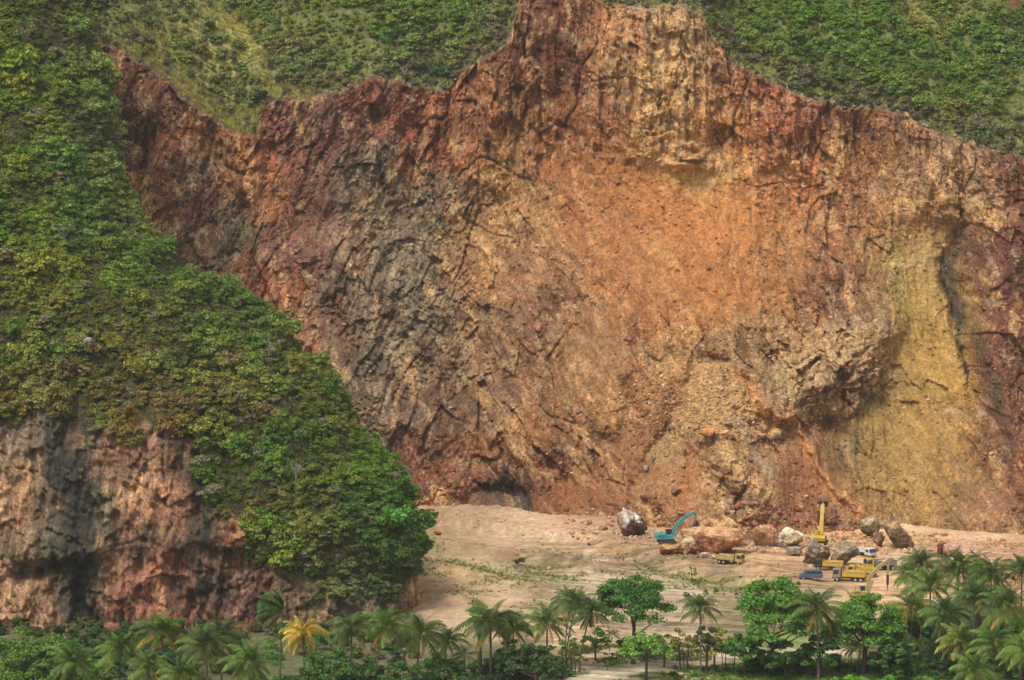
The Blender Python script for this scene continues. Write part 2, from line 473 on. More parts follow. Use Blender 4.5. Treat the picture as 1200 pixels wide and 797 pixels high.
CPTS = [
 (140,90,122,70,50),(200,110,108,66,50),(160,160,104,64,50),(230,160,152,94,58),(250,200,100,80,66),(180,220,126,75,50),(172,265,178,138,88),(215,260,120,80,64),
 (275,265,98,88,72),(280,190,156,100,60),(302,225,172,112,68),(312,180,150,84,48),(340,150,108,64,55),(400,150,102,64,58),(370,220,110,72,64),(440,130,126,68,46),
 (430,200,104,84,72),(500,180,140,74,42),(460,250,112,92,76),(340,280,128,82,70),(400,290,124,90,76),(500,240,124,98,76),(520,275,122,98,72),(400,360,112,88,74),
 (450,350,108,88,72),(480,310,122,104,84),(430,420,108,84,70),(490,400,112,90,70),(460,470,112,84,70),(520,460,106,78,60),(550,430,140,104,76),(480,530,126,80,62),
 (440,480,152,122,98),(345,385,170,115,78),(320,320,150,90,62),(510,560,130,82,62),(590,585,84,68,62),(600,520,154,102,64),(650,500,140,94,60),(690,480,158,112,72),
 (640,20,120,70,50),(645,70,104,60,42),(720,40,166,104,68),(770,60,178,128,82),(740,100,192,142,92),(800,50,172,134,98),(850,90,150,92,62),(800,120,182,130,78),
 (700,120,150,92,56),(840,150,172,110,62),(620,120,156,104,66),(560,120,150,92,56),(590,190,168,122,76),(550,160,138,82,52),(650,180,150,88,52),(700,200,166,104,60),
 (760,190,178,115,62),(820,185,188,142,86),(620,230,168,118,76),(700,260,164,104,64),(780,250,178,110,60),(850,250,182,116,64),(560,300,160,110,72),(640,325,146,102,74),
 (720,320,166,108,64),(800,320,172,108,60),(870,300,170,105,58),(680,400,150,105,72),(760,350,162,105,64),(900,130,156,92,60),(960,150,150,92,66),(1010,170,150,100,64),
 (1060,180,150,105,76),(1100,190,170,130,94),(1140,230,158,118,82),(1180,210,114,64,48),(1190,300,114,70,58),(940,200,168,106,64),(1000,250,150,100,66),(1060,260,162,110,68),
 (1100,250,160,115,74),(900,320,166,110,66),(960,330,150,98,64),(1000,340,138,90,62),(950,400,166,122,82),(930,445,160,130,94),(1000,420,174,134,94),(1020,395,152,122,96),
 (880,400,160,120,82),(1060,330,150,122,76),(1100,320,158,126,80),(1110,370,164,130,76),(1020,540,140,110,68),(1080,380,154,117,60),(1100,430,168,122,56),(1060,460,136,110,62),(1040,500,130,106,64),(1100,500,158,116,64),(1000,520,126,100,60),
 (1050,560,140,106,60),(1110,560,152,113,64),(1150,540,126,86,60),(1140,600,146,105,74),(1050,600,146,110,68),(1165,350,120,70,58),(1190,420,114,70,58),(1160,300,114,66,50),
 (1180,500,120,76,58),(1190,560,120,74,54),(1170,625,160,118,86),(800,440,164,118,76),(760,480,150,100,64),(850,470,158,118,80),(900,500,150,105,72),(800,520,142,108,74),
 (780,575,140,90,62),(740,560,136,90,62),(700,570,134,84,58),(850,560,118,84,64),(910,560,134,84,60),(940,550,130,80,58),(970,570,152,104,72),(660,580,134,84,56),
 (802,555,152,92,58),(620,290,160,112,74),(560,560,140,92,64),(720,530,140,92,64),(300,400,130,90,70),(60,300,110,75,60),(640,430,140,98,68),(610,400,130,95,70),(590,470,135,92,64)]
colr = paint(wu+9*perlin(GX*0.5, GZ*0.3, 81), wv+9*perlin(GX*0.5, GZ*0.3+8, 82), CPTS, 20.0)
# each block of rock has its own shade and iron content
colr *= (1+0.34*rough*(c2-0.5)+0.42*rough*(c3-0.5)+0.2*rough*(c4-0.5))[..., None]
vein = streaks(0.13, 0.05, 5, 91, 0.65)
pale = smooth(0.34, 0.62, vein)*(0.25+0.75*rough)*0.62
colr = colr*(1-pale[..., None])+lin((196, 152, 106))*pale[..., None]
vein2 = streaks(0.15, 0.055, 5, 195, 0.65)
redk = smooth(0.30, 0.6, vein2)*0.35*(0.35+0.65*rough)
colr = colr*(1-redk[..., None])+lin((116, 66, 44))*redk[..., None]
gz_zone = np.exp(-(((wu-455)/85)**2+((wv-320)/150)**2)**1.2)
gr = smooth(-0.05, 0.35, fbm(GX*0.15+4, GZ*0.11, 5, 97, 0.65))*gz_zone*0.55
colr = colr*(1-gr[..., None])+lin((126, 112, 98))*gr[..., None]
pch = smooth(0.15, 0.5, fbm(GX*0.35+4, GZ*0.3, 4, 98, 0.65))*gz_zone*0.4
colr = colr*(1-pch[..., None])+lin((172, 152, 128))*pch[..., None]
och = np.exp(-(((wu-1078)/72)**2+((wv-470)/140)**2)**2)*0.55
colr = colr*(1-och[..., None])+lin((156, 122, 72))*och[..., None]
strk = streaks(0.40, 0.10, 4, 311, 0.65)
strk2 = streaks(1.4, 0.40, 3, 315, 0.65)
colr = colr*(1+(0.22*strk+0.20*strk2)*(0.5+0.5*rough))[..., None]
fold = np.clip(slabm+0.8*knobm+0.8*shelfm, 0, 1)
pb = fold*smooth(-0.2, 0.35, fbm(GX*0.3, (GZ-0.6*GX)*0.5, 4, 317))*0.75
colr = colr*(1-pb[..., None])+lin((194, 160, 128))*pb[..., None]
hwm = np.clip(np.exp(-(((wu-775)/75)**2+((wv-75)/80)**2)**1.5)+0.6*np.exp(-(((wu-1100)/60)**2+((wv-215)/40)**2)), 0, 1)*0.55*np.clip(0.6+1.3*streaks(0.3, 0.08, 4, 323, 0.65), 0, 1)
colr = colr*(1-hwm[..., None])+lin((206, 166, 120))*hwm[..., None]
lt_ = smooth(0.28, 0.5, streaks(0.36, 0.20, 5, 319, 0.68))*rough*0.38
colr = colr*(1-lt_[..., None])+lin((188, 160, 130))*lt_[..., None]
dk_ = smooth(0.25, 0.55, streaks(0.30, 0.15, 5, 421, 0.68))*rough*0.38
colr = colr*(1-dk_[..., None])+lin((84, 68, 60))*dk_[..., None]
def colour_band(cu, cv, pts, w, c, k, broken=0.5):  # soft band of colour
    global colr
    d, tt, _ = seg_dist(cu, cv, pts)
    m = np.exp(-(d/w)**2)*k*np.clip(1+broken*2*fbm(GX*0.4, GZ*0.2, 4, 99), 0, 1.4)
    m = np.clip(m, 0, 1)
    colr = colr*(1-m[..., None])+lin(c)*m[..., None]
colour_band(wu, wv, [(1126, 268), (1121, 310), (1116, 345), (1128, 385), (1136, 440)], 6, (62, 62, 56), .85)
colour_band(wu, wv, [(1108, 340), (1118, 372)], 8, (58, 60, 52), .8)
colour_band(wu, wv, [(1152, 395), (1158, 440), (1172, 480), (1178, 520)], 6, (84, 70, 58), .7)
colour_band(wu, wv, [(994, 445), (992, 530)], 3.5, (80, 78, 58), .55)
colour_band(wu, wv, [(1010, 450), (1008, 520)], 4, (80, 78, 58), .55)
colour_band(wu, wv, [(1132, 575), (1120, 620)], 8, (104, 84, 68), .6)
colour_band(wu, wv, [(565, 578), (600, 574), (625, 590)], 9, (66, 58, 56), .8)  # darkness of the cave recess, painted into the rock colour
ct = conem*(0.25+0.45*smooth(560, 480, GV))
colr = colr*(1-ct[..., None])+lin((178, 140, 102))*ct[..., None]
cr2 = np.exp(-(((wu-930)/50)**2+((wv-565)/45)**2)**1.5)*conem*0.6
colr = colr*(1-cr2[..., None])+lin((130, 80, 58))*cr2[..., None]
colour_band(wu, wv, [(866, 440), (915, 495), (965, 556), (1008, 612)], 7, (180, 128, 88), .9, .25)  # light edge on the cone's right ridge, painted into the rock colour
colour_band(wu, wv, [(790, 440), (752, 520), (738, 600)], 7, (138, 92, 70), .5, .3)  # shadowed left edge of the cone, painted as darker rock
colour_band(wu, wv, [(800, 520), (802, 600)], 6, (150, 90, 58), .5, .3)
colour_band(wu, wv, [(862, 480), (885, 530), (892, 560)], 4, (168, 150, 128), .6, .3)
colour_band(wu, wv, [(845, 508), (884, 572)], 7, (190, 150, 108), .9, .2)
colour_band(wu, wv, [(660, 200), (690, 280), (730, 330), (770, 380)], 8, (142, 84, 60), .5)
colour_band(wu, wv, [(632, 30), (640, 70), (655, 120), (662, 180)], 9, (104, 56, 36), .5)
colour_band(wu, wv, [(350, 180), (372, 300), (400, 400)], 16, (108, 66, 58), .4)
colour_band(wu, wv, [(1055, 290), (1060, 400)], 12, (138, 120, 68), .5)
colour_band(wu, wv, [(830, 20), (840, 50)], 5, (190, 176, 156), .6)
colour_band(wu, wv, [(745, 8), (765, 12)], 5, (200, 186, 160), .5)
lipc = smooth(1.3, 0.2, rim_z[None, :]-GZ)*np.clip(0.6+1.2*perlin(GX*0.5, GZ*0, 101), 0, 1)
colr = colr*(1-0.75*lipc[..., None])+lin((104, 92, 76))*0.75*lipc[..., None]
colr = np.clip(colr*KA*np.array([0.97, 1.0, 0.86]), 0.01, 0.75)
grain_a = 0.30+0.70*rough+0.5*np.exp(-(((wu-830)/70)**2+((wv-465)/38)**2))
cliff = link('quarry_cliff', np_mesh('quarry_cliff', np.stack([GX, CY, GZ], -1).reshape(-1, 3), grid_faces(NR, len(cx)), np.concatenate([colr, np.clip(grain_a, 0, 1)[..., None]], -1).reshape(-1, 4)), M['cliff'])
tag(cliff, kind='structure')

# ------------------------------------------------------------------ the mountain above the rim
sx = cx[::2]
rz_, ry_ = rim_z[::2], CY[-1, ::2]
ks = 41
kern = np.hanning(ks+2)[1:-1]; kern /= kern.sum()
rzs = np.convolve(np.pad(rz_, ks//2, 'edge'), kern, 'valid')
rys = np.convolve(np.pad(ry_, ks//2, 'edge'), kern, 'valid')
ss = np.concatenate([np.arange(0, 6, 0.5), np.arange(6, 90, 1.1), np.arange(92, 260, 8)])[:, None]
SX = np.repeat(sx[None, :], len(ss), 0)
k = smooth(0, 14, ss)
ssl = 0.80+0.10*fbm(SX*0.012, SX*0+2, 2, 111)
SZ = rz_[None]*(1-k)+rzs[None]*k+ssl*ss
SY = ry_[None]*(1-k)+rys[None]*k+ss
SZ = SZ+smooth(0, 20, ss)*(2.6*fbm(SX*0.035+0.02*ss, ss*0.02, 4, 113)+0.5*fbm(SX*0.3, ss*0.3, 3, 117))
# the grassy rib that comes down to the notch
ribu, ribv = project(SX, SY, SZ)
d, tt, _ = seg_dist(ribu, ribv, [(225, -20), (265, 30), (300, 75), (325, 108)])
rib = np.exp(-(d/24)**2)
SZ = SZ+rib*2.0*smooth(0, 6, ss)
SU, SV = project(SX, SY, SZ)
slope_grass = np.clip(np.exp(-(d/20)**2)*0.7+0.9*np.exp(-(((SU-285)/32)**2+((SV-142)/20)**2))+0.9*np.exp(-(((SU-340)/20)**2+((SV-108)/10)**2))
                      + 0.3*np.exp(-(((SU-1090)/40)**2+((SV-15)/20)**2))+0.62*np.exp(-(((SU-215)/80)**2+((SV-75)/62)**2)**2), 0, 1)
scol = lin((104, 110, 62))*(1-slope_grass[..., None])+lin((172, 164, 104))*slope_grass[..., None]
top_red = np.exp(-(((SU-1192)/14)**2+((SV-4)/12)**2))[..., None]
scol = scol*(1-top_red)+lin((112, 70, 58))*top_red
edge = smooth(2.0, 0.0, ss)[..., None]*np.ones(scol.shape)
scol = scol*(1-edge*0.7)+lin((110, 104, 84))*0.7*edge
scol *= (1+0.35*fbm(SX*0.2, ss*0.2, 4, 119))[..., None]
upper = link('upper_mountain_slope', np_mesh('upper_mountain_slope', np.stack([SX, SY, SZ], -1).reshape(-1, 3), grid_faces(len(ss), len(sx)), np.clip(scol*1.1, 0.005, 0.7).reshape(-1, 3), True), M['soil'])
tag(upper, kind='structure')

# ------------------------------------------------------------------ the wooded spur on the left
SIL = [(84, -60), (100, -10), (103, 40), (107, 90), (120, 113), (127, 147), (138, 213), (156, 263), (172, 280), (200, 316), (226, 330), (270, 338), (292, 360),
       (325, 384), (345, 420), (376, 438), (392, 448), (404, 470), (414, 488), (428, 520), (450, 540), (472, 572), (484, 600), (486, 640), (484, 672), (487, 700), (488, 730), (488, 800)]
def spur_y(z):
    return np.interp(z, [-6, 0, 16, 32, 60, 107, 160], [510, 512, 517, 526, 552, 600, 656])
RR = 26.0
hz = np.arange(-3, 128, 0.29)
silv = np.array([p[1] for p in SIL], float); silu = np.array([p[0] for p in SIL], float)
hY = spur_y(hz)+RR*0.8
_, hv = project(0*hz, hY, hz)
hu = np.interp(hv, silv, silu)
hxs = (hu-PW/2)/FPX*(hY*CP-(hz-CAMZ)*SP)
NS, NA, NB = 400, 130, 26
x0 = -165.0
rows_x, rows_y = [], []
a = np.linspace(0, 1, NS, endpoint=False)[None, :]
sx_ = x0+(hxs[:, None]-RR-x0)*(a**0.8)
th = np.linspace(0, math.pi/2*1.06, NA, endpoint=False)[None, :]
ax_ = hxs[:, None]-RR+RR*np.sin(th); ay_ = RR*(1-np.cos(th))
bb = np.linspace(0, 1, NB)[None, :]
bx_ = ax_[:, -1:]-22*bb-0.5; by_ = ay_[:, -1:]+0.6+90*bb
HX = np.concatenate([sx_, ax_, bx_], 1)
HO = np.concatenate([sx_*0, ay_+0*ax_, by_+0*bx_], 1)
HZ = np.repeat(hz[:, None], HX.shape[1], 1)
HY = spur_y(HZ)+HO
# outward normal in plan, so that the relief also works round the corner
nxp = np.concatenate([sx_*0, np.sin(th)+0*ax_, np.ones_like(bx_)], 1)
nyp = np.concatenate([sx_*0-1, -np.cos(th)+0*ax_, np.zeros_like(bx_)], 1)
HU, HV = project(HX, HY, HZ)
VB = [(-60, 470), (0, 484), (40, 470), (60, 455), (85, 470), (110, 488), (140, 482), (172, 490), (205, 508), (228, 522), (240, 555), (252, 592), (275, 596), (298, 622), (312, 650), (330, 668), (365, 684),
      (400, 690), (430, 684), (470, 690), (485, 668), (495, 665), (520, 660)]
vb = np.interp(HU, [p[0] for p in VB], [p[1] for p in VB])
along = HX+HO*0.9
hwu = HU+12*fbm(along*0.08, HZ*0.08, 4, 141); hwv = HV+12*fbm(along*0.08+7, HZ*0.08, 4, 143)
rocky = smooth(-8, 8, hwv-vb)
g1, q1, k1 = facets((along+1.5*fbm(along*.15, HZ*.15, 3, 145))/9, HZ/14, 5)
g2, q2, k2 = facets((along+1.0*fbm(along*.2, HZ*.2, 3, 146))/3.6, HZ/5.2, 6)
g3, q3, k3 = facets(along/1.4, HZ/2.0, 7)
g4, q4, k4 = facets(along/1.0, HZ/1.6, 8)
hb = fbm(along*0.12, HZ*0.12, 4, 331)
hck = np.exp(-(fbm(along*0.11+0.02*HZ, HZ*0.022, 3, 381)/0.04)**2)+0.7*np.exp(-(fbm(along*0.05, HZ*0.09, 3, 383)/0.03)**2)
HD = (0.35+0.65*rocky)*(2.4*g1+1.8*g2+0.6*g3)-1.1*rocky*hck+rocky*(0.25*g4+0.35*ridged(along*0.38, HZ*0.07, 4, 333)+0.9*saw((HZ+0.25*along)/5.5+1.2*hb))
HD += 1.2*fbm(along*0.05, HZ*0.05, 4, 147)+rocky*0.9*ridged(along*0.22, HZ*0.045, 3, 149)
SPM = [([(75, 480), (90, 560), (110, 660)], 24, 2.5, 'g'), ([(20, 668), (60, 662), (100, 668)], 9, -4.5, 'g'), ([(95, 690), (105, 750)], 16, -5.0, 'g'),
       ([(40, 640), (110, 640)], 16, 3.0, 'g'), ([(180, 520), (190, 620)], 26, 3.0, 'g'), ([(226, 540), (234, 620)], 6, -3.0, 'g'),
       ([(250, 650), (285, 655)], 12, -3.0, 'g'), ([(270, 590), (282, 640)], 12, 3.0, 'r'), ([(228, 690), (245, 735)], 8, -2.0, 'g'),
       ([(150, 700), (215, 750)], 30, 2.0, 'r'), ([(205, 640), (150, 700)], 14, 1.8, 'r'), ([(300, 680), (305, 740)], 14, -2.0, 'g'),
       ([(100, 745), (108, 765)], 8, -6.0, 'g'), ([(98, 392), (115, 412)], 12, 2.0, 'r')]
for pts, w, amp, kind in SPM:
    d, tt, _ = seg_dist(hwu, hwv, pts)
    HD += amp*(np.exp(-(d/w)**2) if kind == 'g' else np.clip(1-d/(1.6*w), 0, 1)**1.3)
HD *= 0.85
HX2, HY2 = HX+nxp*HD*(nxp < 0.9)+0.25*nxp*HD*(nxp >= 0.9), HY+nyp*HD
HPTS = [(20,520,112,92,76),(30,560,140,104,78),(10,600,146,108,80),(50,600,120,95,78),(90,500,72,72,62),(85,560,70,70,64),(75,610,62,62,54),(100,640,74,72,60),(115,600,96,88,66),
 (20,640,128,98,76),(15,700,160,114,84),(45,710,152,108,82),(90,720,60,56,52),(105,690,58,56,50),(118,680,110,98,76),(140,540,128,88,68),(160,570,164,122,86),(180,600,158,110,78),
 (150,620,130,80,64),(170,625,92,82,62),(200,590,150,96,70),(210,540,120,84,66),(190,660,150,94,68),(150,700,140,86,66),(200,700,148,92,68),(230,640,104,70,60),(233,560,52,48,44),
 (240,690,92,66,56),(255,600,84,74,64),(280,610,150,90,60),(265,640,138,82,56),(290,650,104,68,62),(280,690,108,72,62),(310,690,100,70,58),(250,725,142,88,68),(180,740,146,88,70),
 (330,700,116,82,62),(360,700,136,104,76),(400,700,104,88,70),(430,700,112,94,80),(455,690,128,108,86),(482,695,184,138,82),(485,720,160,104,62),(470,720,140,108,80),(380,730,124,94,70)]
hcol = paint(hwu+6*perlin(along*0.6, HZ*0.4, 151), hwv+6*perlin(along*0.6, HZ*0.4+5, 152), HPTS, 16.0, 0.8)
hcol *= (1+0.3*(k2-0.5)+0.36*(k3-0.5)+0.2*fbm(along*0.3, HZ*0.12, 4, 153))[..., None]
blk = smooth(0.25, 0.6, fbm(along*0.22, HZ*0.045, 5, 155, 0.6))*0.55
hcol = hcol*(1-blk[..., None])+lin((70, 64, 58))*blk[..., None]
hp = smooth(0.32, 0.6, fbm(along*0.16+9, HZ*0.07, 5, 157, 0.6))*0.4
hcol = hcol*(1-hp[..., None])+lin((180, 132, 96))*hp[..., None]
soil = lin((60, 58, 36))*(1+0.4*fbm(along*0.2, HZ*0.2, 4, 159))[..., None]
hs1 = fbm(along*0.55, HZ*0.05, 4, 335, 0.6); hs2 = fbm(along*1.8, HZ*0.2, 3, 337, 0.6)
hcol = hcol*(1+0.32*hs1+0.25*hs2)[..., None]
dst, _, _ = seg_dist(hwu, hwv, [(72, 470), (80, 530), (88, 600), (100, 660), (106, 720), (108, 770)])
dst2, _, _ = seg_dist(hwu, hwv, [(228, 520), (234, 575), (238, 630)])
dst3, _, _ = seg_dist(hwu, hwv, [(20, 668), (60, 664), (100, 664)])  # shade under the overhang, painted as a dark line on the rock
mm = np.clip(np.maximum(np.maximum(np.exp(-(dst/20)**2)*1.0, 0.8*np.exp(-(dst2/7)**2)), 0.6*np.exp(-(dst3/5)**2))*(1.05+1.0*fbm(along*0.5, HZ*0.10, 4, 339)), 0, 0.95)
hcol = hcol*(1-mm[..., None])+lin((48, 47, 45))*mm[..., None]
hcol = hcol*rocky[..., None]+soil*(1-rocky[..., None])
hcol = np.clip(hcol*1.34*np.array([1.0, 1.03, 0.88]), 0.008, 0.7)
spur = link('wooded_spur', np_mesh('wooded_spur', np.stack([HX2, HY2, HZ], -1).reshape(-1, 3), grid_faces(*HX.shape), hcol.reshape(-1, 3)), M['spur'])
tag(spur, kind='structure')

# ------------------------------------------------------------------ quarry floor and the land in front
def ground_solve(u, v):
    dn = (v-PH/2)/FPX
    sl = (SP+dn*CP)/(CP-dn*SP)
    Y = CAMZ/sl
    X = (u-PW/2)/FPX*(Y*CP+CAMZ*SP)
    return X, Y
def world_line(pts):
    return [tuple(float(q) for q in ground_solve(a, b)) for a, b in pts]
# (polyline on the floor, half width in metres, height)
MOUNDS = [(world_line([(520, 640), (560, 646), (600, 652), (650, 656), (690, 668)]), 3.5, 1.5),
          (world_line([(590, 655), (612, 654)]), 2.2, -1.6),
          (world_line([(480, 664), (530, 668), (560, 676), (610, 688), (640, 694)]), 3.0, 1.2),
          (world_line([(498, 700), (540, 704)]), 2.5, 1.0),
          (world_line([(480, 618), (540, 600), (600, 615)]), 9, 1.0),
          (world_line([(700, 648), (760, 656), (800, 664)]), 5, 0.9),
          (world_line([(840, 664), (880, 672), (915, 682), (940, 690)]), 3.0, 0.7),
          (world_line([(640, 622), (700, 620), (760, 622)]), 6, 0.8),
          (world_line([(930, 612), (1000, 612), (1060, 622)]), 8, 0.8),
          (world_line([(820, 622), (900, 620)]), 8, 0.8),
          (world_line([(1080, 634), (1200, 640)]), 5, 0.5)]
BANK = world_line([(560, 622), (700, 640), (760, 662), (850, 684), (960, 706), (1100, 730), (1500, 780)])
def ground_z(x, y):
    x = np.asarray(x, float); y = np.asarray(y, float)
    z = 0.35*fbm(x*0.03, y*0.02, 3, 171)+0.10*fbm(x*0.25, y*0.12, 4, 173)
    for pts, w, h in MOUNDS:
        d, tt, _ = seg_dist(x, y, pts)
        z = z+h*np.exp(-(d/w)**2)*(1+0.35*fbm(x*0.4, y*0.3, 3, 175))
    d, tt, sg = seg_dist(x, y, BANK)
    sd_ = d*np.where(sg > 0, 1, -1)
    z = z+1.5*smooth(-2.0, 2.0, sd_)*np.where(y > 440, 1, 0)
    return z*smooth(380, 450, y)
gx = np.concatenate([-np.geomspace(3000, 125, 24)[:-1], np.arange(-125, 130, 0.45), np.geomspace(130, 3000, 24)])
gy = np.concatenate([np.linspace(-400, 380, 18), np.arange(390, 445, 3), np.arange(445, 662, 0.55), np.geomspace(665, 1800, 12)])
QX, QY = np.meshgrid(gx, gy)
QZ = ground_z(QX, QY)
QU, QV = project(QX, np.maximum(QY, 60), QZ)
qn = fbm(QX*0.05, QY*0.03, 5, 181, 0.6)
qwu, qwv = QU+16*fbm(QX*0.06, QY*0.03, 4, 183), QV+5*fbm(QX*0.06, QY*0.03, 4, 185)
GPTS = [(520,600,164,124,90),(560,620,172,136,104),(620,625,184,148,112),(700,632,180,138,100),(500,640,150,124,84),(540,650,176,148,108),(600,665,178,152,112),(520,672,150,118,76),(560,690,166,138,98),
 (500,690,170,138,100),(520,715,182,146,112),(580,715,186,150,112),(640,680,166,144,102),(640,720,190,152,112),(700,660,190,160,126),(700,700,180,154,118),(760,680,192,162,128),(800,700,192,162,128),(780,720,186,156,122),
 (740,650,170,132,98),(820,655,172,132,92),(900,655,198,150,108),(950,665,196,148,104),(1000,660,206,156,108),(1060,650,204,158,114),(1050,675,204,152,110),(1120,650,196,152,114),(1180,650,198,152,112),(1180,665,180,130,92),(900,690,150,126,84),
 (850,690,150,128,88),(960,690,164,136,98),(1100,640,178,134,98),(680,740,196,158,116),(700,760,186,146,108),(720,782,190,170,140),(800,770,200,172,132),(640,770,150,130,84),(760,795,128,128,66),(900,790,104,122,52),(300,800,84,88,46),(100,800,84,88,46),(1100,800,90,120,46),(1000,770,110,100,66),(560,785,90,90,52),(350,765,92,88,56),(450,765,100,90,60),(400,790,80,80,48),(520,775,106,94,64),(480,745,130,108,76),(620,775,100,92,58),(150,760,80,78,48),(250,760,84,76,50),(1150,720,80,92,48),(1080,760,70,80,44)]
qcol = paint(qwu, qwv, GPTS, 17.0, 0.88)
green = smooth(0.10, 0.45, fbm(QX*0.045+3, QY*0.08, 5, 187, 0.6))*np.exp(-(((QU-640)/160)**2+((QV-680)/26)**2))*0.65
d, tt, sg = seg_dist(QX, QY, BANK)
sdv = d*np.where(sg > 0, 1, -1)
bankg = np.exp(-((sdv+3.0)/2.6)**2)*smooth(700, 790, QU)*smooth(1000, 940, QU)*np.clip(0.8+0.9*fbm(QX*0.2, QY*0.2, 3, 189), 0, 1)
green = np.maximum(green, 0.85*bankg)
STRK = [([(492, 655), (540, 660), (590, 672)], 4.0, .6), ([(560, 668), (620, 676)], 3, .6), ([(490, 634), (520, 640)], 4, .5), ([(700, 668), (790, 690)], 2.5, .4), ([(600, 690), (680, 678)], 3, .5)]
for pts, w, kk in STRK:
    dd, _, _ = seg_dist(qwu, qwv, pts)
    green = np.maximum(green, kk*np.exp(-(dd/w)**2))
qcol = qcol*(1-green[..., None])+lin((116, 118, 66))*green[..., None]
for (pts, w, h) in MOUNDS[:4]+MOUNDS[5:7]:
    dd, _, _ = seg_dist(QX, QY, pts)
    m_ = np.exp(-(dd/(w*0.9))**2)*np.clip(0.55+0.9*fbm(QX*.3, QY*.3, 4, 190), 0, 1)*0.7
    qcol = qcol*(1-m_[..., None])+lin((140, 106, 68))*m_[..., None]
track = np.zeros(QU.shape)
dd, _, _ = seg_dist(QU+3*perlin(QX*.1, QY*.1, 3), QV, [(560, 812), (680, 794), (760, 783), (830, 772), (900, 768), (1000, 762)])
track = np.exp(-(dd/6.5)**2)*0.9
qcol = qcol*(1-track[..., None])+lin((198, 176, 146))*track[..., None]
for tp in [[(1210, 655), (1100, 662), (1000, 672), (900, 664), (800, 652), (700, 640), (600, 640), (500, 655)], [(1210, 662), (1080, 672), (980, 684), (900, 672), (760, 660), (640, 652), (560, 660)],
           [(1060, 655), (950, 650), (860, 655), (760, 648)], [(880, 730), (780, 705), (700, 690), (600, 682), (500, 690)], [(900, 745), (760, 715), (660, 705), (520, 712)], [(1040, 690), (960, 676), (860, 668), (740, 664), (650, 668)],
           [(760, 640), (700, 634), (620, 626), (560, 622)], [(1200, 645), (1120, 650), (1060, 668)]]:
    dd, _, _ = seg_dist(QX+1.5*fbm(QX*.04, QY*.04, 2, 371), QY, world_line(tp))
    tk_ = np.exp(-((dd-0.95)/0.32)**2)*np.clip(0.6+0.9*fbm(QX*.12, QY*.12, 3, 373), 0, 1)*0.34+np.exp(-(dd/2.6)**2)*0.12
    qcol = qcol*(1-tk_[..., None])+lin((138, 112, 84))*tk_[..., None]
ruts = smooth(0.55, 1.2, ridged((QX+QY)*0.012, (QY+0.28*QX)*0.30, 3, 191))*0.75*smooth(560, 640, QU)*smooth(620, 640, QV)
qcol *= (1-0.5*ruts+0.22*qn+0.16*fbm(QX*0.5, QY*0.3, 4, 193))[..., None]
far = smooth(440, 410, QY)[..., None]
qcol = qcol*(1-far)+lin((92, 104, 52))*far
qcol = np.clip(qcol*1.33*np.array([0.96, 1.02, 1.04]), 0.01, 0.7)
ground = link('ground', np_mesh('ground', np.stack([QX, QY, QZ], -1).reshape(-1, 3), grid_faces(*QX.shape), qcol.reshape(-1, 3), True), M['ground'])
tag(ground, kind='structure')
BR_ = [(738, 628, 24), (837, 648, 42), (806, 649, 18), (898, 641, 24), (926, 642, 18), (956, 662, 20), (989, 664, 20), (1020, 631, 16), (1049, 643, 26), (969, 630, 30)]
def on_ground(u, v):
    """the point of the floor seen at (u, v)"""
    z = 0.0
    for _ in range(6):
        dn = (v-PH/2)/FPX
        dy, dz = CP-dn*SP, -SP-dn*CP
        tpar = (z-CAMZ)/dz
        x, y = (u-PW/2)/FPX*tpar, dy*tpar
        z = float(ground_z(x, y))
    return Vector((x, y, z))
_cu, _cv = project(GX, CY, GZ)
def on_cliff(u, v):
    i = np.argmin((_cu-u)**2+(_cv-v)**2)
    return Vector((GX.flat[i], CY.flat[i], GZ.flat[i]))
_hu, _hv = project(HX2, HY2, HZ)
def on_spur(u, v):
    i = np.argmin((_hu[:, :NS+NA]-u)**2+(_hv[:, :NS+NA]-v)**2)
    w_ = NS+NA
    r_, c_ = divmod(int(i), w_)
    return Vector((HX2[r_, c_], HY2[r_, c_], HZ[r_, c_]))
# ------------------------------------------------------------------ leaf-built crowns
def quads(centres, normals, size, r, elong=1.5):
    """one leaf spray per centre, facing roughly along its normal; folded quads with irregular outline"""
    n = len(centres)
    nrm = normals/np.maximum(np.linalg.norm(normals, axis=1, keepdims=True), 1e-6)
    nrm = nrm+r.normal(0, 0.55, (n, 3)); nrm /= np.linalg.norm(nrm, axis=1, keepdims=True)
    a = np.cross(nrm, r.normal(0, 1, (n, 3))); a /= np.linalg.norm(a, axis=1, keepdims=True)
    b = np.cross(nrm, a)
    s = size*r.uniform(0.6, 1.35, (n, 1))
    p = [centres-a*s*0.5*elong, centres+b*s*0.5+nrm*s*0.12, centres+a*s*0.5*elong, centres-b*s*0.5+nrm*s*0.12]
    v = np.stack(p, 1).reshape(-1, 3)
    return v, np.arange(n*4).reshape(n, 4)
def fib_dirs(n, r):
    d = r.normal(0, 1, (n, 3))
    return d/np.linalg.norm(d, axis=1, keepdims=True)
def crown_arrays(r, lobes, per, leaf, fill=0.25):
    """lobes: (x, y, z, radius); leaves sit in the outer shell of each lobe with ragged depth"""
    V, F_, off = [], [], 0
    for (x, y, z, rad) in lobes:
        d = fib_dirs(per, r); d[:, 2] = np.abs(d[:, 2])*0.9-0.25*(r.uniform(0, 1, per) < 0.35)
        rr = rad*(1-fill*r.uniform(0, 1, (per, 1))**0.7)*r.uniform(0.85, 1.15, (per, 1))
        c = np.array([x, y, z])+d*rr*np.array([1, 1, 0.78])
        v, f = quads(c, d+np.array([0, 0, 0.5]), leaf, r)
        V.append(v); F_.append(f+off); off += len(v)
    return np.concatenate(V), np.concatenate(F_)
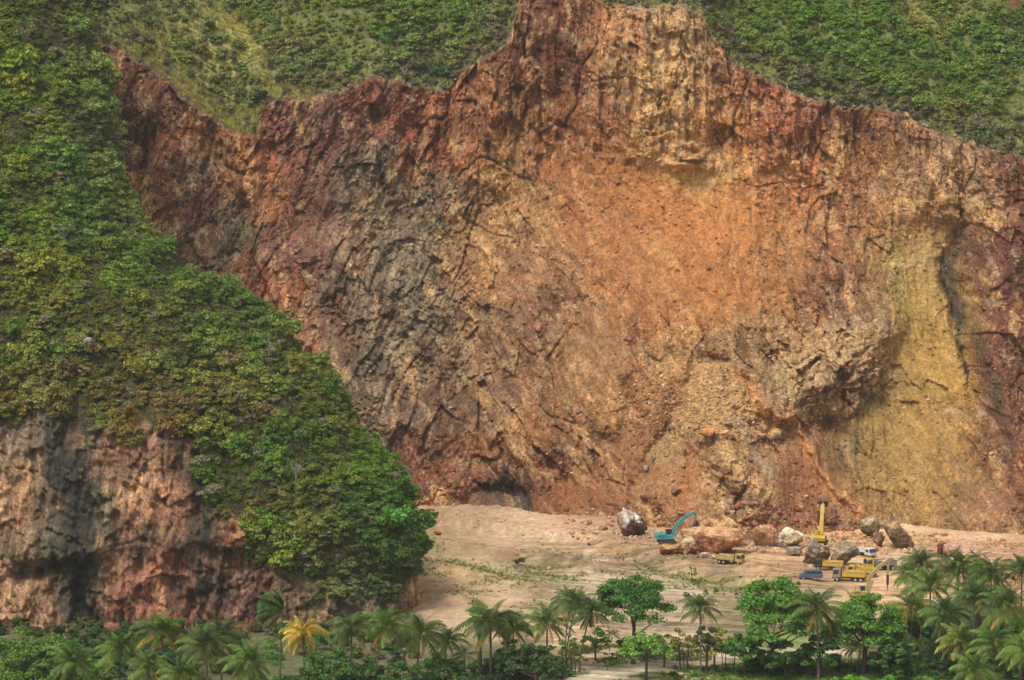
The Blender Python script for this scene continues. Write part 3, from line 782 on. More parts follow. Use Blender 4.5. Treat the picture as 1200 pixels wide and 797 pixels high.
def tube_arrays(pts, radii, sides=6):
    pts = np.asarray(pts, float); V, F_ = [], []
    for i in range(len(pts)):
        t = pts[min(i+1, len(pts)-1)]-pts[max(i-1, 0)]; t /= np.linalg.norm(t)+1e-9
        a = np.cross(t, [0.3, 1, 0.1]); a /= np.linalg.norm(a)+1e-9
        b = np.cross(t, a)
        for k_ in range(sides):
            g = 2*math.pi*k_/sides
            V.append(pts[i]+(a*math.cos(g)+b*math.sin(g))*radii[i])
    for i in range(len(pts)-1):
        for k_ in range(sides):
            k2_ = (k_+1) % sides
            F_.append((i*sides+k_, i*sides+k2_, (i+1)*sides+k2_, (i+1)*sides+k_))
    return np.array(V), np.array(F_)
def join_arrays(parts):
    V, F_, off = [], [], 0
    for v, f in parts:
        V.append(v); F_.append(np.asarray(f)+off); off += len(v)
    return np.concatenate(V), np.concatenate(F_)

def bush_mesh(seed, kind, mat):
    """hillside bush of about unit radius standing on its origin"""
    r = np.random.default_rng(seed)
    n = {'round': 9, 'loose': 12, 'tall': 9, 'twiggy': 8}[kind]
    lobes = []
    for i in range(n):
        a = r.uniform(0, 2*math.pi); q = r.uniform(0.15, 0.72)
        zz = r.uniform(0.25, 0.95)
        if kind == 'tall': q *= 0.7; zz *= 1.5
        lobes.append((q*math.cos(a), q*math.sin(a), zz, r.uniform(0.26, 0.5)))
    per = {'round': 130, 'loose': 90, 'tall': 115, 'twiggy': 24}[kind]
    v, f = crown_arrays(r, lobes, per, 0.112 if kind != 'twiggy' else 0.10, 0.55)
    parts = [(v, f)]
    if kind == 'twiggy':
        for i in range(16):
            a = r.uniform(0, 2*math.pi); q = r.uniform(0.3, 0.9)
            e = np.array([q*math.cos(a), q*math.sin(a), r.uniform(0.7, 1.5)])
            parts.append(tube_arrays([(0, 0, -0.2), e*np.array([.5, .5, .55]), e], [0.03, 0.022, 0.012], 3))
    v, f = join_arrays(parts)
    me = np_mesh('hill_bush_%s' % kind, v, f)
    me.materials.append(mat)
    return me
BKINDS = ['round', 'loose', 'tall', 'round', 'loose', 'twiggy']
bush_inst = [bush_mesh(300+i, k_, M['leaf_i']) for i, k_ in enumerate(BKINDS)]
bush_obj = []
for me in bush_inst:
    m2 = me.copy(); m2.materials.clear(); m2.materials.append(M['leaf']); bush_obj.append(m2)

def scatter_node_group(name, templates, smooth_rot=False):
    ng = bpy.data.node_groups.new(name, 'GeometryNodeTree')
    ng.interface.new_socket('Geometry', in_out='INPUT', socket_type='NodeSocketGeometry')
    ng.interface.new_socket('Geometry', in_out='OUTPUT', socket_type='NodeSocketGeometry')
    N = ng.nodes
    gi, go = N.new('NodeGroupInput'), N.new('NodeGroupOutput')
    jn = N.new('GeometryNodeJoinGeometry')
    for o in templates:
        oi = N.new('GeometryNodeObjectInfo'); oi.inputs['As Instance'].default_value = True
        oi.inputs['Object'].default_value = o
        ng.links.new(oi.outputs['Geometry'], jn.inputs[0])
    ip = N.new('GeometryNodeInstanceOnPoints'); ip.inputs['Pick Instance'].default_value = True
    def attr(nm, ty):
        a = N.new('GeometryNodeInputNamedAttribute'); a.data_type = ty; a.inputs['Name'].default_value = nm
        return [s for s in a.outputs if s.enabled and s.name == 'Attribute'][0]
    ng.links.new(gi.outputs[0], ip.inputs['Points'])
    ng.links.new(jn.outputs[0], ip.inputs['Instance'])
    ng.links.new(attr('pick', 'INT'), ip.inputs['Instance Index'])
    ng.links.new(attr('rot', 'FLOAT_VECTOR'), ip.inputs['Rotation'])
    ng.links.new(attr('scl', 'FLOAT_VECTOR'), ip.inputs['Scale'])
    ng.links.new(ip.outputs[0], go.inputs[0])
    return ng
def scatter(name, pts, pick, rot, scl, tint, templates, kind='stuff'):
    me = bpy.data.meshes.new(name)
    me.vertices.add(len(pts)); me.vertices.foreach_set('co', np.asarray(pts, np.float32).ravel())
    for nm, ty, arr, fld in (('pick', 'INT', pick, 'value'), ('rot', 'FLOAT_VECTOR', rot, 'vector'), ('scl', 'FLOAT_VECTOR', scl, 'vector'), ('tint', 'FLOAT_VECTOR', tint, 'vector')):
        a = me.attributes.new(nm, ty, 'POINT')
        a.data.foreach_set(fld, np.asarray(arr, np.int32 if ty == 'INT' else np.float32).ravel())
    o = bpy.data.objects.new(name, me); C.objects.link(o)
    md = o.modifiers.new('scatter', 'NODES'); md.node_group = scatter_node_group(name+'_nodes', templates)
    return o
bush_templates = [bpy.data.objects.new('bush_template', me) for me in bush_inst]

def thin(P, spacing, r):
    """keep one point per cell of a jittered lattice"""
    key = np.floor(P/spacing+r.uniform(0, 1, 3)).astype(np.int64)
    code = key[:, 0]*73856093 ^ key[:, 1]*19349663 ^ key[:, 2]*83492791
    order = r.permutation(len(P))
    _, idx = np.unique(code[order], return_index=True)
    return order[idx]

def tints(u, v, pts, r, radius=30, spread=0.22):
    c = paint(u, v, pts, radius, 0.95); c = np.where((c[:, :1] > c[:, 1:2]*0.98), c*np.array([0.86, 1.08, 1.0]), c)
    n = len(u)
    k_ = r.lognormal(0, spread, (n, 1))
    c = c*k_*(1+r.normal(0, 0.08, (n, 3))*np.array([1.5, 0.5, 0.3]))
    c = np.maximum(c, 0.003); c = c/np.maximum(1, c.max(1, keepdims=True)/0.13)**0.7
    c = c*np.array([1.12, 1.09, 0.74])
    return c

# colours of the leaves as they look, zone by zone (picture positions of the zones)
SPUR_T = [(30,40,110,128,50),(80,30,104,110,66),(20,110,128,144,46),(60,130,116,132,52),(100,150,98,108,62),(20,200,118,138,44),(80,210,96,118,50),(125,200,88,96,62),(30,260,112,136,42),(95,280,74,98,52),
 (150,280,96,108,54),(30,330,128,136,52),(80,340,124,130,50),(130,330,96,116,42),(180,310,84,106,42),(230,330,84,108,44),(290,370,98,112,54),(60,380,118,118,54),(20,430,104,120,52),(20,460,120,84,40),(80,440,100,96,52),(140,390,112,100,46),
 (190,370,100,104,48),(200,420,108,100,50),(150,450,116,96,44),(230,400,84,104,46),(190,470,120,92,50),(240,450,100,92,52),(300,410,72,92,42),(330,440,96,92,44),(280,480,110,92,54),(290,510,88,96,42),(360,470,96,96,42),
 (310,450,112,104,44),(400,480,100,96,46),(260,540,96,112,46),(310,530,78,112,38),(350,510,84,124,40),(400,530,92,112,40),(290,560,90,116,34),(350,560,92,104,48),(430,560,78,104,36),(470,590,64,92,34),(320,600,110,108,48),
 (370,610,86,96,48),(430,620,64,92,38),(470,640,56,80,38),(330,640,120,118,50),(400,650,74,84,46),(350,670,88,88,48),(450,680,70,84,48),(60,480,104,90,52),(10,490,104,88,50)]
UP_T = [(130,30,96,96,62),(170,50,96,100,60),(210,60,104,116,58),(250,90,96,104,60),(160,90,92,100,58),(210,110,104,112,62),(240,30,124,120,80),(290,80,110,108,66),(300,95,64,88,46),(320,40,102,116,54),(350,70,96,98,60),(370,20,116,126,46),
 (420,20,108,120,46),(400,50,98,112,48),(460,50,90,120,44),(440,70,100,108,54),(490,70,84,86,60),(520,30,96,116,44),(540,10,84,108,44),(560,50,100,112,52),(580,20,98,100,70),(500,90,92,90,68),(380,90,98,94,68),(330,90,112,104,72),
 (590,40,104,102,76),(830,10,92,96,60),(850,40,86,92,58),(880,20,92,116,40),(880,60,96,112,48),(920,40,92,124,38),(930,80,96,108,52),(960,50,86,118,36),(980,90,88,112,44),(1000,20,84,112,36),(1040,40,80,108,38),(1040,80,84,112,38),
 (1090,15,130,130,74),(1060,105,88,100,50),(1090,70,84,112,42),(1110,100,100,128,42),(1150,60,80,108,46),(1150,110,88,116,42),(1130,140,98,96,60),(1180,130,98,108,54),(1180,60,86,104,54),(1180,20,96,112,48),(1000,115,86,86,60),(960,105,84,86,60),
 (910,90,96,92,64),(1190,165,90,88,64),(1160,155,88,86,66)]
KT = 2.2
# --- the spur
r = np.random.default_rng(401)
us, vs = _hu[:, :NS+NA], _hv[:, :NS+NA]
PX = np.stack([HX2, HY2, HZ], -1)[:, :NS+NA]
edge_n = fbm(PX[..., 0]*0.12, PX[..., 2]*0.12, 3, 403)
okm = (hwv[:, :NS+NA] < vb[:, :NS+NA]+8+44*edge_n) & (us > -90) & (vs > -60)
P0 = PX[okm]
sel = thin(P0, 1.5, r)
P0 = P0[sel]
# a few plants rooted in the clefts of the rock below
rk = (~okm) & (us > -40) & (us < 486) & (vs < 735) & (vs > 400)
P1 = PX[rk]; P1 = P1[r.choice(len(P1), 130, replace=False)]
cl = [(95, 555), (100, 565), (108, 575), (92, 560), (235, 585), (246, 598), (258, 560), (290, 612), (300, 640), (60, 500), (15, 505), (130, 500), (175, 505), (200, 520), (440, 700), (400, 700), (360, 700), (330, 690)]
P1 = np.concatenate([P1[:60], np.array([on_spur(*c) for c in cl])])
Pt = np.concatenate([P0, P1])
small = np.concatenate([np.zeros(len(P0)), np.ones(len(P1))])
pu, pv = project(Pt[:, 0], Pt[:, 1], Pt[:, 2])
tn = tints(pu, pv, SPUR_T, r, 20, 0.32)*KT
size = (0.78+0.62*r.gamma(1.5, 0.65, len(Pt)).clip(0, 2.8))*(1+0.35*np.clip(fbm(Pt[:, 0]*0.05, Pt[:, 2]*0.05, 2, 405), -1, 1))
size = np.where(small > 0, r.uniform(0.3, 0.75, len(Pt)), size)
# clumps of bigger and smaller growth, lighter and darker stands
lf = fbm(Pt[:, 0]*0.11, Pt[:, 2]*0.13+Pt[:, 1]*0.03, 3, 409)
tn = tn*(1+0.55*np.clip(lf, -0.8, 0.9))[:, None]
size = size*np.where(lf < -0.35, 0.6, 1.0)*(1+0.25*np.clip(lf, -.6, .8))
# scattered emergent darker trees
emer = (r.uniform(0, 1, len(Pt)) < 0.05) & (small < 1)
size = np.where(emer, size*1.7, size)*(1+0.30*np.clip(fbm(Pt[:, 0]*0.16, Pt[:, 2]*0.16, 2, 407), -1, 1.2))
dk = r.uniform(0, 1, len(Pt)) < 0.12
tn = np.where(dk[:, None], tn*np.array([0.5, 0.66, 0.6]), tn)
br = (r.uniform(0, 1, len(Pt)) < 0.04)
tn = np.where(br[:, None], tn*np.array([1.25, 1.45, 0.9]), tn)
# rust-coloured and bare ones
ru = (r.uniform(0, 1, len(Pt)) < 0.13*np.exp(-(((pu-170)/170)**2+((pv-440)/60)**2)))
tn = np.where(ru[:, None], lin((124, 108, 66))*1.25*r.uniform(0.7, 1.2, (len(Pt), 1)), tn)
ba = (r.uniform(0, 1, len(Pt)) < 0.05)
tn = np.where(ba[:, None], lin((128, 122, 96))*1.3, tn)
pick = r.choice([0, 1, 2, 3, 4], len(Pt)); pick = np.where(ba | (r.uniform(0, 1, len(Pt)) < 0.04), 5, pick)
tn = tn/np.maximum(1, tn.max(1, keepdims=True)/0.30)**0.8
SP_PTS = (Pt, pick, size, tn, pu, pv)

# --- the upper slope
r = np.random.default_rng(431)
UX = np.stack([SX, SY, SZ], -1)
gdens = np.clip(slope_grass*1.15, 0, 0.97)
okm = (SU > -60) & (SU < 1290) & (SV > -55) & (ss > 0.2) & (r.uniform(0, 1, SU.shape) > gdens) & (np.hypot((SU-1192)/12, (SV-4)/9) > 1)
P0 = UX[okm]; P0 = P0[thin(P0, 1.75, r)]
pu, pv = project(P0[:, 0], P0[:, 1], P0[:, 2])
rimd = np.interp(pu, RU, RV)-pv
tn = tints(pu, pv, UP_T, r, 20, 0.30)*KT*0.95
size = (0.8+0.75*r.gamma(1.5, 0.7, len(P0)).clip(0, 2.9))*(1+0.35*np.clip(fbm(P0[:, 0]*0.04, P0[:, 2]*0.06, 2, 433), -1, 1))*np.where(rimd < 12, 0.62, 1)
size *= np.where(pu < 340, 0.85, 1)
lf = fbm(P0[:, 0]*0.09, P0[:, 2]*0.12+P0[:, 1]*0.03, 3, 437)
tn = tn*(1+0.5*np.clip(lf, -0.8, 0.9))[:, None]
size = size*np.where(lf < -0.35, 0.6, 1.0)*(1+0.3*np.clip(lf, -.6, .8))
dk = r.uniform(0, 1, len(P0)) < 0.10
tn = np.where(dk[:, None], tn*np.array([0.55, 0.70, 0.62]), tn)
nb = (rimd < 26) & (r.uniform(0, 1, len(P0)) < np.where(rimd < 9, 0.7, 0.35))
tn = np.where(nb[:, None], lin((120, 110, 88))*1.2*r.uniform(0.75, 1.25, (len(P0), 1)), tn)
pick = r.choice([0, 1, 2, 3, 4], len(P0)); pick = np.where(nb & (r.uniform(0, 1, len(P0)) < 0.75), 5, pick)
pick = np.where(r.uniform(0, 1, len(P0)) < 0.05, 5, pick)
tn = tn/np.maximum(1, tn.max(1, keepdims=True)/0.34)**0.8
UP_PTS = (P0, pick, size, tn, pu, pv)

# the bushes that show largest are things of their own, the rest is cover
def zone_label(where, t, pk):
    rr_, gg_, bb_ = t/max(t.max(), 1e-6)
    lum = float(t.mean())
    form = ['rounded bushy', 'loose leafy', 'upright narrow', 'compact rounded', 'open spreading', 'thin twiggy'][pk]
    if pk == 5: colour = 'greyish'
    elif rr_ >= 0.999 and gg_ < 0.72: colour = 'rust brown'
    elif rr_ > 0.93: colour = 'olive yellow'
    elif lum < 0.045: colour = 'dark green'
    elif rr_ < 0.72: colour = 'fresh green'
    else: colour = 'mid green'
    return '%s %s tree %s' % (colour, form, where), '%s %s trees %s' % (colour, form, where)
def where_spur(u, v):
    if v < 90: return 'at the top left corner of the wooded spur'
    if v < 190: return 'high on the left spur beside the purple bare facet' if u > 70 else 'high on the left spur near the left edge'
    if v < 290: return 'near the pale leafless tree of the spur' if u > 45 else 'at the left edge level with the pale leafless tree'
    if v < 370: return 'on the spur rim facing the bare cliff' if u > 170 else 'on the middle flank of the left spur'
    if v < 440: return 'around the pale grey outcrop rock' if u < 170 else ('near the dark upright outcrop' if u > 270 else 'between the two outcrop rocks of the spur')
    if u < 150: return 'directly above the streaked rock face'
    if v < 520: return 'on the broad shoulder of the spur' if u < 300 else 'on the shoulder edge under the bare cliff'
    if v < 600: return 'on the upper part of the low spur nose' if u > 330 else 'beside the black crack of the rock face'
    return 'at the bottom of the spur nose above the quarry floor'
def where_up(u, v):
    if u < 210: return 'above the left end of the rim'
    if u < 330: return 'on or beside the grassy rib above the notch'
    if u < 470: return 'on the slope above the purple left cliff'
    if u < 620: return 'on the slope just left of the cliff summit'
    if u < 900: return 'on the slope just right of the pale cliff summit'
    if u < 1050: return 'on the right slope midway along the rim'
    return 'on the far upper right slope near the pale grassy patch' if v < 70 else 'above the rim at the far right'
def split(data, where, n_ind, rngs, low):
    Pp, pk, sz, tn_, pu_, pv_ = data
    vis = (pu_ > 0) & (pu_ < 1200) & (pv_ > 5) & (pv_ < 690)
    score = np.where(vis, sz*(1+0.1*rngs.uniform(0, 1, len(sz))), 0)
    top = np.argsort(-score)[:n_ind]
    rest = np.setdiff1d(np.arange(len(Pp)), top)
    for i in top:
        p = Pp[i]
        s = sz[i]
        o = link('hillside_tree', bush_obj[pk[i]], color=tuple(float(q) for q in tn_[i]))
        o.location = (p[0], p[1], p[2]-0.25*s)
        o.scale = (s, s, s*rngs.uniform(0.9, 1.25))
        o.rotation_euler = (rngs.normal(0, .08), rngs.normal(0, .08), rngs.uniform(0, 6.28))
        lb, gr_ = zone_label(where(pu_[i], pv_[i]), tn_[i]/KT, int(pk[i]))
        sw = 'large ' if s > 2.7 else ('' if s > 2.2 else 'smaller ')
        lb = sw+lb; gr_ = sw+gr_
        lb = lb.replace('rounded bushy', 'bushy').replace('loose leafy', 'leafy').replace('thin twiggy', 'twiggy').replace('compact rounded', 'compact').replace('upright narrow', 'narrow').replace('open spreading', 'spreading')
        if len(lb.split()) > 16: lb = lb.replace(' bushy', '').replace(' leafy', '').replace('directly ', '').replace(' or beside', '')
        tag(o, lb, 'tree', gr_)
    n = len(rest)
    s = sz[rest]
    rot = np.stack([rngs.normal(0, .1, n), rngs.normal(0, .1, n), rngs.uniform(0, 6.28, n)], 1)
    scl = np.stack([s*rngs.uniform(.9, 1.15, n), s*rngs.uniform(.9, 1.15, n), s*rngs.uniform(.85, 1.25, n)], 1)
    loc = Pp[rest]-np.stack([0*s, 0*s, 0.25*s], 1)
    return loc, pk[rest], rot, scl, tn_[rest]
r = np.random.default_rng(451)
spur_cover = scatter('spur_woodland', *split(SP_PTS, where_spur, 170, r, 0), bush_templates)
tag(spur_cover, 'dense mixed green and rusty scrub woodland covering the left spur', 'woodland', kind='stuff')
up_cover = scatter('upper_slope_woodland', *split(UP_PTS, where_up, 130, r, 0), bush_templates)
tag(up_cover, 'olive and green scrub woodland covering the mountain slope above the cliff rim', 'woodland', kind='stuff')

# grass tufts on the pale rib and along the floor
def tuft_mesh(seed, n, h, w):
    r = np.random.default_rng(seed); V, F_ = [], []
    for i in range(n):
        a = r.uniform(0, 6.28); q = r.uniform(0, 0.5); lean_ = r.uniform(0.1, 0.5)
        b = np.array([q*math.cos(a), q*math.sin(a), 0]); d = np.array([math.cos(a), math.sin(a), 0]); s_ = np.array([-d[1], d[0], 0])*w
        hh = h*r.uniform(0.5, 1.1)
        V += [b-s_, b+s_, b+d*lean_*hh*0.5+s_*0.6+np.array([0, 0, hh*0.6]), b+d*lean_*hh+np.array([0, 0, hh])]
        F_.append((4*i, 4*i+1, 4*i+2, 4*i+3))
    me = np_mesh('grass_tuft', np.array(V), np.array(F_)); me.materials.append(M['leaf_i'])
    return me
tuft_t = [bpy.data.objects.new('tuft_template', tuft_mesh(470+i, 26, 0.9, 0.045)) for i in range(3)]
def tuft_scatter(name, P, cols, r, smin, smax):
    n = len(P)
    s = r.uniform(smin, smax, n)
    rot = np.stack([r.normal(0, .1, n), r.normal(0, .1, n), r.uniform(0, 6.28, n)], 1)
    return scatter(name, P, r.integers(0, 3, n), rot, np.stack([s, s, s*r.uniform(.7, 1.2, n)], 1), cols, tuft_t)
r = np.random.default_rng(480)
okm = (r.uniform(0, 1, SU.shape) < np.clip(slope_grass*1.4+0.15, 0, 1)) & (SU > 100) & (SU < 1240) & (SV > -30)
P0 = UX[okm]; P0 = P0[thin(P0, 0.75, r)]
gc = lin((160, 156, 92))*1.5*r.uniform(0.6, 1.25, (len(P0), 1))*np.array([1, 1, .9])
tag(tuft_scatter('dry_grass', P0, gc, r, 0.8, 1.5), 'dry pale grass on the rib and between bushes above the rim', 'grass', kind='stuff')
def floor_zone(n, umin, umax, vmin, vmax, r):
    u = r.uniform(umin, umax, n); v = r.uniform(vmin, vmax, n)
    dn = (v-PH/2)/FPX; Y = CAMZ*(CP-dn*SP)/(SP+dn*CP); X = (u-PW/2)/FPX*(Y*CP+CAMZ*SP)
    return X, Y
r = np.random.default_rng(490)
mg = (QY > 447) & (QY < 640) & (QU > -30) & (QU < 1230)
gp = np.clip(green*1.1, 0, 1)*(QU > 480)
P0 = np.stack([QX, QY, QZ], -1)[mg & (r.uniform(0, 1, QU.shape) < gp)]
P0 = P0+np.concatenate([r.uniform(-.3, .3, (len(P0), 2)), np.zeros((len(P0), 1))], 1)
P0 = P0[r.uniform(0, 1, len(P0)) < 0.55]
gc = lin((112, 122, 58))*r.uniform(0.55, 1.3, (len(P0), 1))
X, Y = floor_zone(9000, 590, 1210, 774, 812, r)
u_, v_ = project(X, Y, ground_z(X, Y))
tk, _, _ = seg_dist(u_, v_, [(560, 812), (680, 794), (760, 783), (830, 772), (900, 768), (1000, 762)])
kp = (tk > 8) & ((u_ > 790) | (v_ < 782) | (r.uniform(0, 1, len(u_)) < 0.6)) & (np.where(u_ < 800, fbm(X*.2, Y*.2, 3, 492) > -0.1, True))
P2 = np.stack([X, Y, ground_z(X, Y)], 1)[kp]
g2 = lin((96, 128, 46))*r.uniform(0.6, 1.3, (len(P2), 1))
X, Y = floor_zone(2500, 655, 860, 757, 775, r)
P3 = np.stack([X, Y, ground_z(X, Y)], 1); P3 = P3[fbm(X*.15, Y*.15, 3, 493) > -0.05]
g3 = lin((118, 128, 62))*r.uniform(0.6, 1.2, (len(P3), 1))
tag(tuft_scatter('grass', np.concatenate([P0, P2, P3]), np.concatenate([gc, g2, g3])*1.3, r, 0.28, 0.6), 'green grass along the foreground strip, track verge and banks of the floor', 'grass', kind='stuff')

# ------------------------------------------------------------------ boulders and rubble
def rock_arrays(seed, subdiv=4, cuts=26, noise_amp=0.07):
    r = np.random.default_rng(seed)
    bm = bmesh.new(); bmesh.ops.create_icosphere(bm, subdivisions=subdiv, radius=1.0)
    V = np.array([v.co[:] for v in bm.verts]); F_ = np.array([[v.index for v in f.verts] for f in bm.faces]); bm.free()
    V = np.sign(V)*np.abs(V)**0.82
    for i in range(15):
        n = r.normal(0, 1, 3); n /= np.linalg.norm(n)
        d = r.uniform(0.44, 0.86)
        s_ = V@n-d
        V = V-np.where(s_ > 0, s_, 0)[:, None]*n*0.93
    if noise_amp:
        L = np.linalg.norm(V, axis=1, keepdims=True); Dn = V/L
        q = (fbm(V[:, 0]*2.2+seed, V[:, 1]*2.2+V[:, 2]*1.7, 4, seed % 50)+0.7*fbm(V[:, 2]*5+seed, V[:, 0]*5-V[:, 1]*4, 3, (seed+3) % 50))[:, None]
        f_, e_, c_ = facets(V[:, 0]*3+V[:, 1]*2+seed, V[:, 2]*3.2-V[:, 1], seed % 40)
        f2_, e2_, c2_ = facets(V[:, 0]*6+V[:, 1]*4+seed, V[:, 2]*6-V[:, 1]*2, (seed+9) % 40)
        V = V+Dn*(1.1*noise_amp*q+noise_amp*1.5*f_[:, None]+noise_amp*0.8*f2_[:, None])
    return V, F_
def boulder(name, u, vbase, wpx, hpx, cols, label, seed, cat='boulder', group=None, depth=1.0, rot=None, rugged=0.07, tilt=0.0, on='ground', subdiv=4, sink=0.12):
    if wpx > 25 and subdiv == 4: subdiv = 5
    p = on_ground(u, vbase) if on == 'ground' else (on_cliff(u, vbase) if on == 'cliff' else on_spur(u, vbase))
    if isinstance(on, float): p = on_ground(u, vbase); p.z += on
    m_px = (p.y*CP+(CAMZ-p.z)*SP)/FPX
    w, h = wpx*m_px, hpx*m_px
    V, F_ = rock_arrays(seed, subdiv, 26, rugged)
    cr_, sr_ = math.cos(tilt), math.sin(tilt)
    if tilt: V = V*np.array([1.7, 1.0, 0.7])
    V = np.stack([V[:, 0]*cr_-V[:, 2]*sr_, V[:, 1], V[:, 0]*sr_+V[:, 2]*cr_], 1) if tilt else V
    V = V/np.abs(V).max(0)*np.array([w/2, w/2*depth*0.85, h/2*1.06])
    V[:, 2] += h/2*(1-sink)
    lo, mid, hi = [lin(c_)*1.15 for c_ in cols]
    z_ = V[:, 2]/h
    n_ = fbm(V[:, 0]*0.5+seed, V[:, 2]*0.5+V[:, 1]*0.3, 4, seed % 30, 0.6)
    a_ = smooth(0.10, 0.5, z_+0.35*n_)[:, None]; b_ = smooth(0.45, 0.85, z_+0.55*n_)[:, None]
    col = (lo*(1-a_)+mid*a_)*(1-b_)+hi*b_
    ff, ee, cc = facets(V[:, 0]*0.7+V[:, 1]*0.5, V[:, 2]*0.8, seed % 40)
    col = np.clip(col*(1+0.4*(cc-0.5)+0.25*fbm(V[:, 0]*1.6, V[:, 2]*1.6, 3, 9))[:, None], 0.01, 0.8)
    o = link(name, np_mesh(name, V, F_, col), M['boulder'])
    o.location = p
    o.rotation_euler = (0, 0, rot if rot is not None else 0.0)
    tag(o, label, cat, group)
    return o
BR = (118, 76, 56); OR = (170, 112, 70); TAN = (190, 150, 110); CRM = (222, 202, 164); GRY = (140, 128, 112); WHT = (214, 208, 196); DRK = (84, 66, 56); OLV = (136, 120, 86)
B = [
 (738, 628, 42, 37, (DRK, (150, 118, 92), WHT), 'white crusted boulder with dark reddish base standing left of the teal excavator', 501, .9, 0, .10),
 (843, 638, 62, 41, (BR, OR, (200, 166, 116)), 'tan and orange boulder lying behind the top of the largest boulder', 502, .8, 0, .07, -0.1, 7.0),
 (837, 648, 80, 37, ((134, 92, 66), (186, 132, 94), (212, 170, 128)), 'largest orange brown boulder, rounded, behind the small yellow dump truck', 503, .8, -.08, .055),
 (783, 647, 25, 14, ((140, 96, 56), (166, 118, 70), (186, 146, 92)), 'small yellow brown boulder in front of the teal excavator', 504, .9, 0, .09),
 (806, 649, 29, 24, (BR, (196, 164, 112), CRM), 'cream and ochre jagged boulder leaning on the largest boulder', 505, .8, 0, .13),
 (898, 640, 42, 33, (GRY, (170, 132, 100), (206, 150, 104)), 'rounded boulder, grey on the left and orange on the right', 506, .85, 0, .055),
 (926, 641, 33, 27, ((120, 100, 84), (196, 176, 140), (228, 210, 172)), 'cream white rough boulder in the middle of the boulder row', 507, .9, 0, .10),
 (931, 651, 20, 13, (GRY, (156, 144, 124), (170, 160, 140)), 'small low grey boulder below the cream white one', 508, 1, 0, .07),
 (956, 661, 35, 36, ((112, 92, 76), (138, 124, 106), (160, 146, 126)), 'tall grey boulder hiding the base of the yellow excavator', 509, .8, 0, .12),
 (989, 663, 35, 31, ((106, 92, 76), (138, 122, 98), (160, 140, 112)), 'dull grey brown pyramid boulder between the tall grey one and the white pickup', 510, .9, .15, .10),
 (1020, 630, 29, 30, ((104, 94, 66), OLV, (180, 160, 126)), 'olive stained boulder left of the long leaning boulder', 511, .9, 0, .09),
 (1049, 643, 44, 42, ((104, 92, 78), (140, 122, 98), (184, 150, 114)), 'long grey brown boulder leaning down to the right by the cliff foot', 512, .7, -.7, .10),
 (1029, 641, 17, 20, (DRK, (130, 96, 78), (150, 116, 94)), 'brown wedge boulder tucked between the olive and the leaning boulder', 513, .8, 0, .09),
 (1062, 642, 11, 10, (DRK, (110, 98, 84), (130, 116, 98)), 'small dark boulder at the tip of the long leaning boulder', 514, .8, 0, .09),
 (969, 618, 28, 26, ((96, 66, 54), (130, 92, 70), (150, 110, 84)), 'brown boulder on the debris slope under the yellow boom tip', 515, .9, 0, .12),
 (965, 594, 16, 14, (DRK, (134, 106, 84), (160, 130, 104)), 'small grey brown boulder balanced on the debris slope beside the yellow boom tip', 516, .9, 0, .12),
 (1103, 650, 12, 20, ((92, 52, 42), (134, 84, 66), (150, 98, 78)), 'red brown boulder rising above the palm crowns at the right', 517, .8, 0, .09),
 (1115, 652, 22, 17, ((140, 100, 82), (176, 136, 112), (196, 160, 132)), 'pinkish boulder just right of the red brown one above the palms', 518, .8, 0, .08),
 (690, 632, 5, 6, ((60, 72, 80), (84, 100, 108), (110, 126, 130)), 'tiny blue grey stone alone on the floor at the slope foot', 519, .9, 0, .12),  # unidentified blue grey object; the stone shape is made up
 (513, 627, 10, 6, ((120, 70, 50), (160, 100, 72), (180, 120, 90)), 'small reddish boulder beside the wooded nose of the spur', 520, .9, 0, .08),
 (826, 655, 9, 6, ((170, 150, 130), (206, 186, 160), CRM), 'small white stone in front of the largest boulder', 521, .9, 0, .1),
 (836, 656, 7, 5, ((170, 150, 130), (206, 186, 160), CRM), 'smaller of two white stones in front of the largest boulder', 522, .9, 0, .1),
]
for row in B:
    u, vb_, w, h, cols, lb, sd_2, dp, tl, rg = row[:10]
    boulder('boulder', u, vb_, w, h, cols, lb, sd_2, depth=dp, tilt=tl, rugged=rg*0.75, sink=0.20, on='cliff' if sd_2 in (515, 516) else 'ground')
